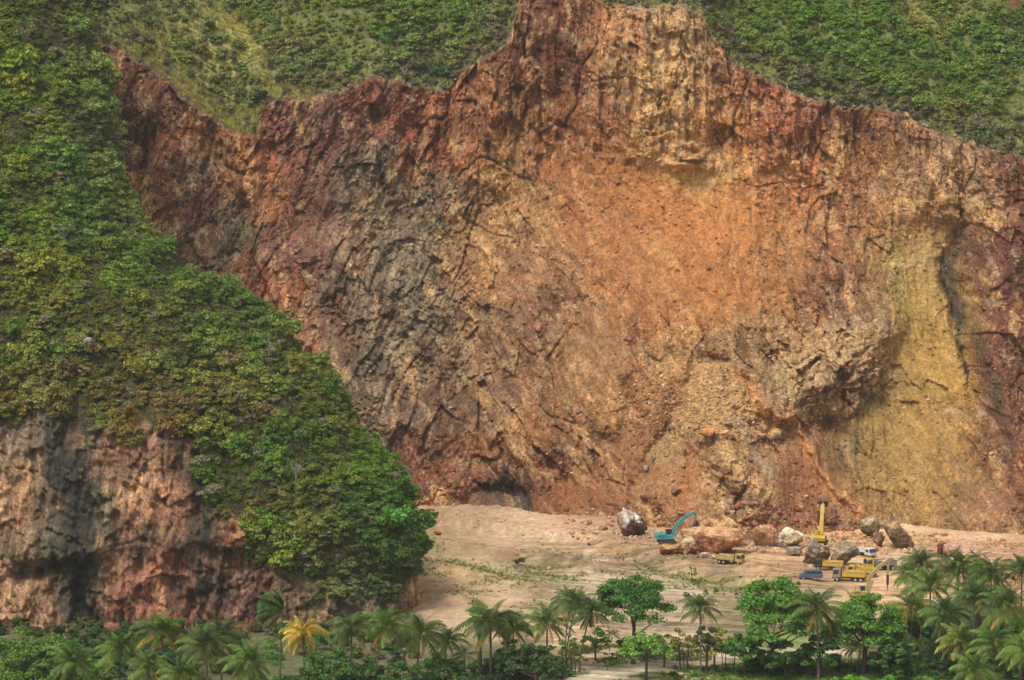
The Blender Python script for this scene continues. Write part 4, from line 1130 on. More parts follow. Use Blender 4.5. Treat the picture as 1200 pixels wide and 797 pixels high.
for (u, v, w, h, cols, lb, s_, on) in [
    (829, 512, 22, 13, ((120, 76, 50), (200, 130, 80), (224, 156, 100)), 'bright orange rock perched on the debris cone', 531, 'cliff'),
    (908, 514, 22, 14, (GRY, (190, 150, 104), (206, 164, 112)), 'cream slab rock on the right shoulder of the debris cone', 532, 'cliff'),
    (893, 513, 12, 8, (GRY, (180, 140, 100), (196, 152, 106)), 'small flat slab left of the cream slab on the debris cone', 533, 'cliff'),
    (812, 189, 38, 10, ((130, 94, 66), (190, 144, 92), (206, 160, 104)), 'long tan ledge rock below the pale headwall', 534, 'cliff'),
    (785, 505, 12, 9, (DRK, (110, 92, 78), (128, 112, 96)), 'dark grey rock half buried in the debris cone', 535, 'cliff'),
    (852, 500, 18, 8, (GRY, (160, 140, 116), (176, 156, 130)), 'grey streaked rock at the top of a light chute', 536, 'cliff'),
    (766, 540, 7, 9, (GRY, (150, 136, 120), (170, 158, 140)), 'upper of two grey rocks in the reddish gully', 537, 'cliff'),
    (756, 552, 8, 9, (GRY, (140, 128, 112), (166, 150, 134)), 'lower of two grey rocks in the reddish gully', 538, 'cliff'),
    (880, 542, 8, 6, (DRK, (130, 104, 84), (150, 126, 104)), 'small brown rock right of the rocky knob', 539, 'cliff'),
    (756, 585, 12, 9, ((110, 84, 66), (156, 124, 98), (176, 144, 116)), 'brown rock standing up from the scree above the white crusted boulder', 540, 'cliff'),
    (792, 580, 14, 9, ((96, 66, 54), (130, 90, 72), (150, 108, 86)), 'dark brown rock in the scree above the teal excavator', 541, 'cliff'),
    (104, 412, 20, 20, ((70, 68, 64), (128, 126, 118), (176, 172, 160)), 'pale grey outcrop rock poking through the trees of the spur', 542, 'spur'),
    (318, 425, 13, 30, ((56, 58, 54), (84, 84, 76), (110, 108, 98)), 'dark upright outcrop rock in the woodland of the spur', 543, 'spur'),
]:
    boulder('rock', u, v, w, h, cols, lb, s_, cat='rock', rugged=.11, on=on, subdiv=3, sink=0.25)

r = np.random.default_rng(560)
small_rocks = []
for i in range(6):
    V, F_ = rock_arrays(570+i, 2, 14, 0.05); small_rocks.append((V/np.abs(V).max(), F_))
# medium blocks one can pick out
BLK_ZONES = [((800, 1070), (624, 650), 60, (166, 128, 98), 'tan block lying between or behind the boulders of the long row', 'blocks among the boulder row'),
             ((780, 900), (455, 520), 46, (178, 138, 100), 'tan block in the rubble on top of the debris cone', 'blocks on the debris cone'),
             ((960, 1035), (612, 648), 70, (176, 124, 92), 'pinkish brown block in the rubble between the yellow excavator and the leaning boulder', 'blocks in the rubble by the yellow excavator'),
             ((655, 725), (602, 628), 34, (164, 124, 94), 'light brown block in the scree left of the white crusted boulder', 'blocks left of the white crusted boulder'),
             ((745, 800), (592, 618), 26, (168, 126, 92), 'light brown block in the scree behind the teal excavator', 'blocks behind the teal excavator'),
             ((850, 950), (592, 618), 30, (142, 84, 60), 'red brown block in the red scree behind the boulder row', 'blocks in the red scree'),
             ((1070, 1110), (626, 636), 22, (188, 150, 104), 'yellowish block at the cliff foot left of the red brown boulder', 'blocks at the right cliff foot'),
             ((1150, 1200), (632, 641), 22, (180, 142, 100), 'yellowish block at the far right cliff foot', 'blocks at the far right cliff foot')]
block_me = {}
def rock_color_mesh(k, c, key):
    if (k, key) in block_me: return block_me[(k, key)]
    V, F_ = small_rocks[k]
    col = np.clip(lin(c)*1.25*(1+0.25*fbm(V[:, 0]*2+k, V[:, 2]*2, 3, k))[:, None]*np.ones(3), 0, .8)
    me = np_mesh('rubble_block', V, F_, col); me.materials.append(M['boulder'])
    block_me[(k, key)] = me
    return me
def surf(u, v):
    """the ground or the cliff foot, whichever the picture shows first"""
    g = on_ground(u, v); c_ = on_cliff(u, v)
    return c_ if c_.y < g.y else g
for zi, (ur, vr_, n, c, lb, gp_) in enumerate(BLK_ZONES):
    for i in range(n):
        u, v = r.uniform(*ur), r.uniform(*vr_)
        p = surf(u, v)
        s = r.uniform(0.30, 0.62)*(1.8 if r.uniform() < 0.18 else 1)
        cc = np.array(c)*r.uniform(0.8, 1.15)
        o = link('rubble_block', rock_color_mesh(int(r.integers(0, 6)), c if i % 3 else tuple(np.minimum(255, np.array(c)*1.15)), zi*2+(i % 3 == 0)))
        o.location = (p.x, p.y-0.1, p.z+s*0.25)
        o.scale = (s*r.uniform(.8, 1.3), s, s*r.uniform(.6, .95)); o.rotation_euler = (r.uniform(-.4, .4), r.uniform(-.4, .4), r.uniform(0, 6.28))
        sw_ = 'larger' if s > .62 else ('medium' if s > .46 else 'small')
        tag(o, sw_+' '+lb, 'rock', sw_+' '+gp_)
# loose stones beyond counting, one mesh
r = np.random.default_rng(580)
chip = []
for i in range(5):
    bm = bmesh.new(); bmesh.ops.create_icosphere(bm, subdivisions=1, radius=1.0)
    V = np.array([v.co[:] for v in bm.verts]); F_ = np.array([[v.index for v in f.verts] for f in bm.faces]); bm.free()
    V = V*np.array([1, .75, .6])*r.uniform(0.7, 1.25, (len(V), 1)); chip.append((V, F_))
def chips(P, S, cols):
    VV, FF, CC, off = [], [], [], 0
    for i in range(len(P)):
        V, F_ = chip[i % 5]
        a = r.uniform(0, 6.28); ca, sa = math.cos(a), math.sin(a)
        b_ = r.uniform(-.6, .6); cb, sb = math.cos(b_), math.sin(b_)
        W_ = np.stack([V[:, 0]*cb-V[:, 2]*sb, V[:, 1], V[:, 0]*sb+V[:, 2]*cb], 1)
        W_ = np.stack([W_[:, 0]*ca-W_[:, 1]*sa, W_[:, 0]*sa+W_[:, 1]*ca, W_[:, 2]], 1)*S[i]+P[i]
        VV.append(W_); FF.append(F_+off); CC.append(np.repeat(cols[i][None], len(V), 0)); off += len(V)
    return np.concatenate(VV), np.concatenate(FF), np.concatenate(CC)
dens = 0.010+0.03*scree
for (a, b, ra, rb, kk) in [(835, 470, 70, 40, .55), (770, 490, 40, 40, .3), (870, 520, 50, 40, .2), (900, 600, 60, 16, .16), (700, 610, 55, 12, .2), (690, 520, 60, 40, .03), (780, 610, 30, 14, .16), (1000, 615, 45, 22, .35), (1090, 628, 30, 5, .3), (1170, 632, 30, 5, .3), (850, 590, 40, 20, .08),
                           (560, 590, 60, 25, .05), (640, 320, 60, 40, .05), (500, 330, 60, 60, .06), (660, 545, 60, 30, .04), (960, 585, 30, 25, .12), (700, 250, 100, 80, .02), (940, 380, 80, 50, .03)]:
    dens = dens+kk*np.exp(-(((_cu-a)/ra)**2+((_cv-b)/rb)**2))
pickm = (r.uniform(0, 1, GU.shape) < dens*0.55) & (_cu > 300) & (_cu < 1230) & (_cv > 90) & (_cv < 660)
Pc = np.stack([GX, CY, GZ], -1)[pickm]+np.array([0, -0.05, 0.0])
base_c = colr[pickm]
# broken blocks standing proud of the rough rock
bl = (r.uniform(0, 1, GU.shape) < 0.040*rough**2*np.clip(0.5+1.3*fbm(GX*0.08, GZ*0.08, 3, 581), 0.05, 1.6)) & (_cu > 100) & (_cu < 1240) & (_cv > -20) & (_cv < 650) & (GZ < rim_z[None]-0.8)
Pb = np.stack([GX, CY, GZ], -1)[bl]+np.array([0, 0.06, 0]); nb_ = len(Pb)
Sb = np.minimum(0.16+0.20*r.exponential(1.0, nb_), 0.95); cb_ = colr[bl]*r.uniform(0.72, 1.3, (nb_, 1))
nrim = 1000
ci = r.integers(0, len(cx), nrim)
rp = np.stack([cx[ci]+r.uniform(-.1, .1, nrim), CY[-1, ci]-0.2+r.uniform(-.2, .9, nrim), rim_z[ci]+r.uniform(-.5, .35, nrim)], 1)
kr = perlin(rp[:, 0]*0.09, rp[:, 0]*0+2, 351) > np.where(rp[:, 0] > 35, -0.6, 0.0)
Pc = np.concatenate([Pc, rp[kr]]); base_c = np.concatenate([base_c, np.repeat(lin((160, 148, 126))[None]*1.15, kr.sum(), 0)])
n = len(Pc)
S = 0.11+0.13*r.exponential(1.0, n); S = np.minimum(S, 0.75)
cc = base_c*r.uniform(0.75, 1.35, (n, 1))
lt = r.uniform(0, 1, n) < 0.22
cc = np.where(lt[:, None], cc*0.4+lin((206, 176, 140))*0.75, cc)
gm = (QY > 520) & (QU > 490) & (QU < 1210) & (QV < 715)
gd = 0.010*np.ones(QU.shape)
for (a, b, ra, rb, kk) in [(690, 625, 60, 9, .35), (760, 625, 50, 7, .3), (540, 700, 30, 6, .3), (530, 680, 40, 5, .2), (600, 690, 45, 5, .25), (640, 692, 16, 3, .3), (620, 660, 50, 6, .2), (560, 610, 50, 10, .25), (780, 652, 25, 4, .3), (860, 632, 80, 10, .2), (1000, 628, 40, 12, .6), (1090, 636, 40, 4, .4),
                           (740, 660, 40, 5, .15), (890, 678, 30, 6, .25), (515, 635, 16, 4, .4), (940, 645, 30, 10, .15), (1170, 640, 30, 4, .5), (840, 652, 25, 4, .3)]:
    gd = gd+kk*np.exp(-(((QU-a)/ra)**2+((QV-b)/rb)**2))
for (a, b, w_) in BR_:
    gd = gd+1.1*np.exp(-(((QU-a)/w_)**2+((QV-b-1)/3.5)**2)**2)
gm &= r.uniform(0, 1, QU.shape) < gd*0.6
Pg = np.stack([QX, QY, QZ], -1)[gm]+np.concatenate([r.uniform(-.3, .3, (gm.sum(), 2)), np.full((gm.sum(), 1), 0.03)], 1)
Sg = np.minimum(0.11+0.13*r.exponential(1.0, len(Pg)), 0.7)
cg = qcol[gm]*r.uniform(0.75, 1.3, (len(Pg), 1))
cg = np.where((r.uniform(0, 1, len(Pg)) < 0.3)[:, None], lin((206, 172, 130))*1.1, cg)
V, F_, CCc = chips(np.concatenate([Pc, Pg, Pb]), np.concatenate([S, Sg, Sb]), np.clip(np.concatenate([cc, cg, cb_]), .01, .8))
print('blocks', nb_)
lr = link('loose_stones', np_mesh('loose_stones', V, F_, CCc), M['rubble'])
tag(lr, 'loose stones and gravel strewn over the scree and the quarry floor', 'stones', kind='stuff')
print('chips', len(Pc), len(Pg), 'spur', len(SP_PTS[0]), 'up', len(UP_PTS[0]))
# ------------------------------------------------------------------ broadleaf trees
def broad_tree_meshes(seed, rx, hc, trunk_h, shape, leaf=0.34, nl=34, per=120):
    """crown and trunk meshes; the origin is at the foot. shape: dome, umbrella, scrub"""
    r = np.random.default_rng(seed)
    lobes = []
    for i in range(nl):
        a = r.uniform(0, 2*math.pi); q = math.sqrt(r.uniform(0, 1))**0.8
        if shape == 'umbrella':
            tier = r.integers(0, 3)
            zc = trunk_h+hc*(0.3+0.22*tier)+hc*0.3*(1-q*q)+r.normal(0, .25)
            rad = r.uniform(0.16, 0.26)*rx*1.1; q *= (1.02-0.12*tier)
        elif shape == 'dome':
            q *= 0.98; zc = trunk_h+hc*(0.10+0.70*math.sqrt(max(0, 1-min(q, 1)**2))*r.uniform(0.15, 1.0)**0.7); rad = r.uniform(0.15, 0.27)*rx
        else:
            q *= 0.9; zc = trunk_h*0.75+hc*r.uniform(0.05, 0.9); rad = r.uniform(0.13, 0.22)*rx
        lobes.append((q*rx*0.85*math.cos(a), q*rx*0.85*math.sin(a), zc, rad))
    v, f = crown_arrays(r, lobes, int(per*1.5) if shape != 'scrub' else int(per*1.6), leaf*0.85, 0.6)
    crown = np_mesh('tree_crown', v, f); crown.materials.append(M['leaf'])
    parts = []
    nst = 1 if shape != 'scrub' else 5
    for s_ in range(nst):
        o_ = np.array([r.normal(0, .2), r.normal(0, .2), 0])*(0 if nst == 1 else rx*1.0)
        top = o_*1.2+np.array([r.normal(0, .3), r.normal(0, .3), trunk_h+hc*0.25])
        tr_ = 0.027*(trunk_h+hc) if nst == 1 else 0.09
        parts.append(tube_arrays([o_+np.array([0, 0, -0.3]), o_*1.1+(top-o_)*np.array([.3, .6, .5]), top], [tr_*1.2, tr_*0.9, tr_*0.65], 7))
        for k_ in r.choice(len(lobes), min(8, len(lobes)) if nst == 1 else 3, replace=False):
            L = np.array(lobes[k_][:3])
            st_ = o_*1.1+(top-o_)*np.array([.6, .7, 1])*r.uniform(0.6, 1.0)
            parts.append(tube_arrays([st_, (st_+L)/2+np.array([0, 0, -0.15]), L], [tr_*0.5, tr_*0.33, 0.03], 5))
    v, f = join_arrays(parts)
    trunk = np_mesh('tree_trunk', v, f, None, True); trunk.materials.append(M['bark'])
    return crown, trunk
def metres_per_px(p): return (p.y*CP+(CAMZ-p.z)*SP)/FPX
def broad(u, vbase, wpx, hpx, trunk_frac, shape, tint, label, seed, cat='tree', name='broadleaf_tree', per=120, nl=34, leaf=0.34, group=None):
    p = on_ground(u, vbase); m_ = metres_per_px(p)
    H = hpx*m_*1.08; rx = wpx*m_/2*(1.2 if shape == 'umbrella' else 1.08)
    cr_, tr_ = broad_tree_meshes(seed, rx, H*(1-trunk_frac), H*trunk_frac, shape, leaf, nl, per)
    e = empty(name, p, 0)
    tag(e, label, cat, group)
    c_ = lin(tint)*KL; c_ = tuple(float(x) for x in (c_*0.80+c_.mean()*0.20)*np.array([1.28, 0.93, 0.76]))
    link('crown', cr_, None, e, color=c_)
    link('trunk', tr_, None, e)
    return e
KL = 1.8
TREES = [
 (42, 842, 108, 118, .15, 'dome', (70, 116, 36), 'large rounded dense green tree in the bottom left corner under the cliff', 601, 130, 60),
 (742, 778, 92, 90, .42, 'umbrella', (50, 108, 30), 'wide dark green umbrella tree with a bare trunk on the floor edge', 602, 130, 48),
 (757, 797, 64, 62, .30, 'dome', (84, 142, 46), 'light green round tree in front of the dark umbrella tree', 603, 110, 30),
 (698, 774, 34, 40, .34, 'dome', (74, 128, 48), 'small green tree alone beside the track, left of the umbrella tree', 604, 80, 16),
 (905, 792, 92, 100, .28, 'umbrella', (66, 128, 34), 'tall bright green layered tree left of the lone coconut palm', 605, 130, 60),
 (872, 792, 52, 62, .22, 'dome', (52, 108, 42), 'dark green tree filling the gap left of the tall layered tree', 606, 110, 30),
 (1012, 790, 98, 106, .2, 'dome', (66, 126, 34), 'broad bright green tree in front of the parked trucks', 607, 130, 64),
 (800, 786, 46, 50, .5, 'scrub', (112, 128, 60), 'thin olive scrub tree with many pale stems beside the track', 608, 60, 16),
 (842, 788, 50, 58, .45, 'scrub', (122, 142, 52), 'yellow green scrub tree with slender stems right of the slim palm', 609, 70, 18),
 (562, 790, 32, 92, .55, 'dome', (80, 138, 44), 'slim bright green tree behind the large palm at the floor edge', 610, 70, 14),
 (1146, 742, 50, 105, .2, 'dome', (74, 128, 44), 'round green tree rising behind the palms at the right', 611, 110, 34),
 (1072, 772, 52, 85, .2, 'dome', (66, 126, 40), 'green tree between the broad tree and the right palm group', 612, 110, 30),
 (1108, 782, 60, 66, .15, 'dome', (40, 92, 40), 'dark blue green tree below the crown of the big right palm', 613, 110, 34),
 (1060, 792, 26, 40, .35, 'umbrella', (70, 120, 56), 'little umbrella shaped tree at the edge of the undergrowth', 614, 70, 12),
 (1196, 800, 46, 70, .2, 'dome', (92, 140, 50), 'light green tree at the right edge of the foreground', 615, 90, 26),
 (628, 806, 74, 62, .1, 'dome', (48, 84, 40), 'dark green thicket tree between the two pairs of palms', 616, 90, 34),
 (668, 792, 34, 50, .2, 'scrub', (84, 118, 52), 'feathery green sapling clump at the foot of the leaning palms', 617, 70, 14),
 (382, 838, 66, 92, .15, 'dome', (58, 108, 40), 'green bushy tree right of the yellow palm', 618, 110, 34),
 (470, 835, 60, 66, .15, 'dome', (54, 100, 42), 'dark green tree low between the palms on the left of the floor', 619, 110, 30),
 (300, 845, 60, 60, .15, 'dome', (60, 100, 40), 'low green tree under the wind bent palm', 620, 110, 26),
 (115, 850, 50, 76, .15, 'dome', (66, 96, 40), 'olive green tree between the corner tree and the first palms', 621, 110, 26),
 (205, 846, 54, 66, .15, 'dome', (70, 100, 46), 'small dull green tree between two pairs of palms at the left', 622, 110, 24),
 (1185, 775, 60, 70, .12, 'dome', (52, 104, 38), 'dense green tree behind the right edge palms', 623, 110, 30),
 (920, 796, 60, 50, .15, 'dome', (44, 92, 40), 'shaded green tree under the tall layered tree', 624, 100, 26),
 (596, 800, 50, 56, .1, 'dome', (58, 100, 42), 'green bush tree filling the foot of the large palm on its right', 627, 110, 26),
 (520, 812, 60, 50, .1, 'dome', (62, 104, 44), 'low green tree under the small dark palm', 628, 110, 26),
 (422, 832, 60, 62, .1, 'dome', (56, 98, 40), 'dense green tree under the slim palm with the brown frond', 629, 110, 28),
 (352, 845, 60, 66, .1, 'dome', (52, 92, 38), 'dark green tree under the yellow palm', 630, 110, 28),
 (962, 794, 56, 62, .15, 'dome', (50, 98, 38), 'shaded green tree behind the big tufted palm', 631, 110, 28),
 (1040, 796, 54, 58, .15, 'dome', (52, 100, 40), 'dense green tree under the right end of the broad tree', 632, 110, 28),
 (828, 790, 40, 60, .35, 'dome', (84, 120, 50), 'loose olive green tree behind the slim lone palm', 633, 70, 18),
 (778, 782, 40, 44, .3, 'dome', (104, 128, 58), 'pale olive tree between the umbrella tree and the thin scrub', 634, 60, 16),
 (820, 690, 14, 16, .2, 'dome', (96, 140, 44), 'small bright green sapling on the bank in front of the largest boulder', 625, 50, 6),
 (812, 672, 12, 20, .3, 'dome', (92, 136, 44), 'young tree on the bank below the cream and ochre boulder', 626, 50, 6),
]
for (u, vb_, w, h, tf, sh, tc_, lb, sd_2, per, nl) in TREES:
    broad(u, vb_, w, h, tf, sh, tc_, lb, sd_2, per=per, nl=int(nl*1.35), leaf=0.36 if w > 20 else 0.25)
# a pale bare tree on the spur and two leafless ones
def bare_tree(p, h, label, seed):
    r = np.random.default_rng(seed); parts = []
    top = np.array([r.normal(0, .3), 0, h*0.45])
    parts.append(tube_arrays([(0, 0, -.5), top*0.5, top], [.13, .10, .08], 6))
    e = empty('bare_tree', p); tag(e, label, 'tree')
    v, f = join_arrays(parts); link('trunk', np_mesh('bare_trunk', v, f), M['dead'], e)
    parts = []
    for i in range(11):
        a = r.uniform(0, 6.28); q = h*r.uniform(.2, .42)
        en = top+np.array([q*math.cos(a), q*math.sin(a), h*r.uniform(.2, .55)])
        md_ = (top+en)/2+np.array([0, 0, h*.05])
        parts.append(tube_arrays([top*r.uniform(.6, 1), md_, en], [.06, .045, .02], 4))
        for k_ in range(3):
            b_ = md_+(en-md_)*r.uniform(.1, .8)
            parts.append(tube_arrays([b_, b_+np.array([r.normal(0, .5), r.normal(0, .5), r.uniform(.2, .8)])], [.03, .012], 3))
    v, f = join_arrays(parts); link('branches', np_mesh('bare_branches', v, f), M['dead'], e)
bare_tree(on_spur(75, 292), 6.0, 'pale leafless tree standing out on the green flank of the spur', 640)
bare_tree(on_spur(345, 570), 4.5, 'grey leafless tree above the low nose of the spur', 641)
def on_upper(u, v):
    i = np.argmin((SU-u)**2+(SV-v)**2); return Vector((SX.flat[i], SY.flat[i], SZ.flat[i]))
bare_tree(on_upper(322, 102), 4.5, 'leafless tree at the rim notch beside the dark bush', 642)
bare_tree(on_upper(474, 96), 4.0, 'leafless tree behind the rim above the purple left cliff', 643)

# ------------------------------------------------------------------ coconut palms
def frond_mesh(seed, e0, length, droop, hang):
    """arching frond: a rib with two rows of hanging leaflets; starts at the origin and runs along +x"""
    r = np.random.default_rng(seed); n = 16
    ang = math.radians(e0); P_ = [np.zeros(3)]; T_ = []
    for i in range(n):
        tdir = np.array([math.cos(ang), 0, math.sin(ang)]); T_.append(tdir)
        P_.append(P_[-1]+tdir*length/n); ang -= math.radians(droop)/n*(0.5+1.1*i/n)
    T_.append(T_[-1]); P_ = np.array(P_)
    v, f = tube_arrays(P_, np.linspace(0.055, 0.012, n+1), 3)
    V, F_ = [v], [f]; off = len(v)
    LV, LF = [], []
    m_ = 36
    for i in range(m_):
        t_ = 0.12+0.88*(i+.5)/m_
        k_ = min(int(t_*n), n-1); base = P_[k_]+(P_[k_+1]-P_[k_])*(t_*n-k_); td = T_[k_]
        L = length*0.25*math.sin(math.pi*min(1, 0.18+0.80*t_))**0.7*r.uniform(.85, 1.1)
        up_ = np.array([-td[2], 0, td[0]])
        for s_ in (-1, 1):
            d_ = np.array([0, s_, 0])*0.8+td*0.55-np.array([0, 0, 1])*hang*r.uniform(.7, 1.2)+up_*0.12
            d_ /= np.linalg.norm(d_)
            w_ = np.cross(d_, [0, 0, 1.0]); w_ = w_/np.linalg.norm(w_)*0.075
            w_ = w_*0.25+td*0.036
            mid = base+d_*L*0.55-np.array([0, 0, .04*L]); tip = base+d_*L-np.array([0, 0, .22*L])
            k0 = len(LV)
            LV += [base-w_*.6, base+w_*.6, mid+w_, mid-w_, tip]
            LF += [(k0, k0+1, k0+2, k0+3), (k0+3, k0+2, k0+4, k0+4)]
    LV = np.array(LV)
    quads_ = [q for q in LF if q[2] != q[3]]; tris = [q[:3] for q in LF if q[2] == q[3]]
    me = bpy.data.meshes.new('frond')
    faces = [tuple(int(x) for x in q) for q in f]+[tuple(x+off for x in q) for q in quads_]+[tuple(x+off for x in q) for q in tris]
    me.from_pydata(np.concatenate([v, LV]).tolist(), [], faces); me.update()
    me.materials.append(M['leaf'])
    return me
FR = [frond_mesh(700, 78, 3.6, 55, .25), frond_mesh(701, 58, 4.4, 85, .5), frond_mesh(702, 38, 4.8, 95, .7), frond_mesh(703, 15, 4.8, 85, .9),
      frond_mesh(704, -10, 4.6, 65, 1.0), frond_mesh(705, -38, 4.0, 40, 1.0)]
def nut_mesh():
    bm = bmesh.new()
    r = random.Random(5)
    for i in range(9):
        a = i*0.7; mt = Matrix.Translation((0.3*math.cos(a), 0.3*math.sin(a), -0.25-0.2*(i % 3)/2)) @ Matrix.Diagonal((1, 1, 1.25, 1))
        bmesh.ops.create_icosphere(bm, subdivisions=1, radius=0.15, matrix=mt)
    me = bpy.data.meshes.new('coconuts'); bm.to_mesh(me); bm.free()
    me.materials.append(plain('coconut_husk', (0.22, 0.17, 0.05), .6)); return me
NUTS = nut_mesh()
def palm(u, v, vb_, lean, label, scale=1.0, tint='g', seed=0, n=22, wind=0.0, group=None, droop=0.0, name='coconut_palm', nuts=True, skirt=False):
    """u, v: heart of the crown; vb_: row of the foot; lean: how far the foot stands from below the crown (picture px)"""
    r = np.random.default_rng(800+seed)
    p = on_ground(u+lean, vb_); m_ = metres_per_px(p)
    H = (vb_-v)*m_*1.0
    H = (float(at(u, v, p.y)[2])-p.z)
    topx = -lean*m_
    e = empty(name, p); tag(e, label, 'palm', group)
    pts = []
    for i in range(9):
        t_ = i/8
        pts.append((topx*(t_**1.6), 0.25*math.sin(t_*2.5+seed), -0.2+(H+0.2)*t_))
    rad = [0.20*scale*(1.35 if i == 0 else 1)*(1-0.42*i/8) for i in range(9)]
    vv, ff = tube_arrays(pts, rad, 7)
    link('trunk', np_mesh('palm_trunk', vv, ff, None, True), M['palm_bark'], e)
    top = np.array(pts[-1])
    G = {'g': ((64, 88, 46), (98, 112, 58)), 'y': ((166, 146, 66), (176, 156, 92)), 'd': ((54, 84, 44), (84, 102, 56)), 'l': ((70, 100, 50), (108, 124, 64)), 'p': ((110, 126, 86), (128, 134, 88)), 'o': ((88, 104, 54), (128, 128, 70))}[tint]
    for i in range(n):
        t_ = (i+0.5)/n
        az = i*2.39996+r.normal(0, .2)
        kind = min(5, int(t_*5.6+r.uniform(-.3, .3)+droop)); kind = max(0, kind)
        a = lin(G[0])*(1-t_)+lin(G[1])*t_
        if tint != 'y' and t_ > .86 and r.uniform() < .45: a = lin((158, 124, 66))
        a = a*r.uniform(.6, 1.45)*KP*np.array([1.1, 1.06, 0.72])
        fr = link('frond', FR[kind], None, e, color=tuple(float(x) for x in a))
        fr.location = (top[0]+0.12*math.cos(az), top[1]+0.12*math.sin(az), top[2]+(1-t_)*0.25)
        if wind:      # the wind turns every frond towards the left
            az = math.atan2(math.sin(az)*(1-0.5*abs(wind)), math.cos(az)*(1-0.5*abs(wind))-wind)
        s_ = scale*1.06*r.uniform(.86, 1.1)*(1.0 if kind else .9)
        fr.scale = (s_, s_, s_)
        fr.rotation_euler = (r.normal(0, .12), r.normal(0, .08), az)
    if skirt:
        for i in range(7):
            fr = link('dead_frond', FR[5], None, e, color=tuple(lin((100, 84, 62))))
            fr.location = (top[0], top[1], top[2]-.1); fr.scale = (.7*scale,)*3; fr.rotation_euler = (r.normal(0, .2), .6, i*.9)
    if nuts:
        k_ = link('coconuts', NUTS, None, e); k_.location = top+np.array([0, 0, -.05]); k_.scale = (scale,)*3
    return e
KP = 1.3
PALMS = [
 (88, 778, 850, 0, 'palm half sunk in the foliage beside the large corner tree', .95, 'l'),
 (142, 763, 838, -2, 'palm with wide spread fronds in front of the black cleft in the rock', 1.0, 'l'),
 (190, 740, 835, 4, 'palm with a tufted green top right of the black cleft', 1.0, 'l'),
 (176, 782, 855, 0, 'short palm below the tufted one, at the bottom edge', .8, 'l'),
 (214, 790, 865, 0, 'low palm at the bottom edge below the close pair', .8, 'g'),
 (241, 757, 838, 4, 'left palm of the close pair under the dark notch in the rock', 1.05, 'g'),
 (262, 746, 832, -3, 'right palm of the close pair, with the taller upright fronds', .95, 'd'),
 (294, 778, 852, 0, 'palm with bright arching fronds left of the wind bent palm', 1.1, 'l'),
 (333, 713, 830, -6, 'tall palm with its fronds all blown to the left', .95, 'd'),
 (356, 742, 834, 2, 'yellow palm with golden drooping fronds', .85, 'y'),
 (413, 737, 832, -2, 'slim palm with a brown hanging frond, just right of the bushy tree', .95, 'g'),
 (452, 736, 832, -18, 'palm on a trunk leaning to the lower left, left of the bushy crowned one', 1.0, 'l'),
 (492, 744, 820, -4, 'palm with a heavy green crown at the foot of the rock nose', 1.1, 'g'),
 (525, 751, 812, -8, 'small dark palm standing right of the heavy crowned palm', .75, 'd'),
 (545, 768, 806, 0, 'smallest palm, low beside the small dark one', .6, 'g'),
 (575, 729, 800, 0, 'large palm with long drooping fronds at the edge of the quarry floor', 1.25, 'g'),
 (601, 736, 798, 2, 'darker palm close behind the right side of the large palm', .95, 'd'),
 (641, 731, 786, 0, 'palm with a brown nut cluster and pale fronds, alone left of the leaning three', 1.0, 'l'),
 (668, 704, 768, -6, 'left of the three tall leaning palms, half hidden behind the middle one', .75, 'd'),
 (675, 710, 784, -13, 'middle of the three tall leaning palms, with the longest curved trunk', .95, 'g'),
 (692, 718, 788, -13, 'right of the three tall leaning palms, with a brown skirt of dead fronds', .85, 'd'),
 (717, 744, 786, -5, 'thin stunted palm with only a small tuft, beside the small round tree', .35, 'g'),
 (820, 713, 792, 1, 'slim palm standing alone against the bare floor', .82, 'g'),
 (956, 712, 796, 3, 'big palm with a dark upright tuft and long pale hanging fronds between two broad trees', 1.2, 'g'),
 (998, 760, 788, -1, 'left of two thin pale stemmed palms under the broad tree', .5, 'p'),
 (1008, 757, 789, -3, 'right of two thin pale stemmed palms under the broad tree', .55, 'p'),
 (1076, 757, 787, 0, 'thin palm on a pale stem in the undergrowth, right of the little umbrella tree', .5, 'l'),
 (1066, 712, 778, 2, 'palm with brownish hanging fronds behind the right end of the broad tree', 1.0, 'o'),
 (1089, 688, 768, 0, 'big palm with outspread fronds at the left of the right hand group', 1.15, 'l'),
 (1079, 660, 748, 0, 'palm rising behind the left shoulder of the big outspread palm', .9, 'g'),
 (1062, 674, 752, 0, 'small palm at the far left of the right hand group', .65, 'l'),
 (1122, 668, 756, 0, 'highest palm of the right hand group, in front of the red brown boulder', 1.15, 'g'),
 (1144, 655, 745, 2, 'palm tuft rising out of the round green tree', .6, 'g'),
 (1180, 712, 792, 0, 'largest palm at the right, with long straight fronds like a star', 1.3, 'l'),
 (1164, 755, 812, 0, 'palm with yellow green fronds below the star shaped one', 1.0, 'l'),
 (1125, 752, 806, -4, 'low palm with yellowing fronds left of the yellow green one', .95, 'o'),
 (1196, 668, 762, 0, 'palm cut by the right edge of the picture, at the top of the group', .9, 'g'),
 (1202, 765, 822, 0, 'palm cut by the right edge of the picture, at the bottom', 1.0, 'l'),
 (1105, 720, 792, 0, 'leaning palm low between the broad tree and the low yellowing one', 1.0, 'd'),
 (1160, 672, 764, 0, 'palm with drooping fronds between the round green tree and the right edge', 1.0, 'g'),
 (1140, 785, 830, 0, 'palm crown at the very bottom below the yellow green ones', .9, 'l'),
 (1140, 700, 780, 0, 'dark palm in the shade between the highest and the star shaped palm', .9, 'd'),
]
for i, (u, v, vb_, ln, lb, sc, tn_) in enumerate(PALMS):
    palm(u, v, vb_, ln, lb, sc, tn_, i, n=36 if sc > .6 else 16, wind=1.3 if 'blown' in lb else 0.15, nuts=sc > .7, skirt='skirt' in lb, droop=.6 if 'drooping' in lb or 'hanging' in lb else 0)

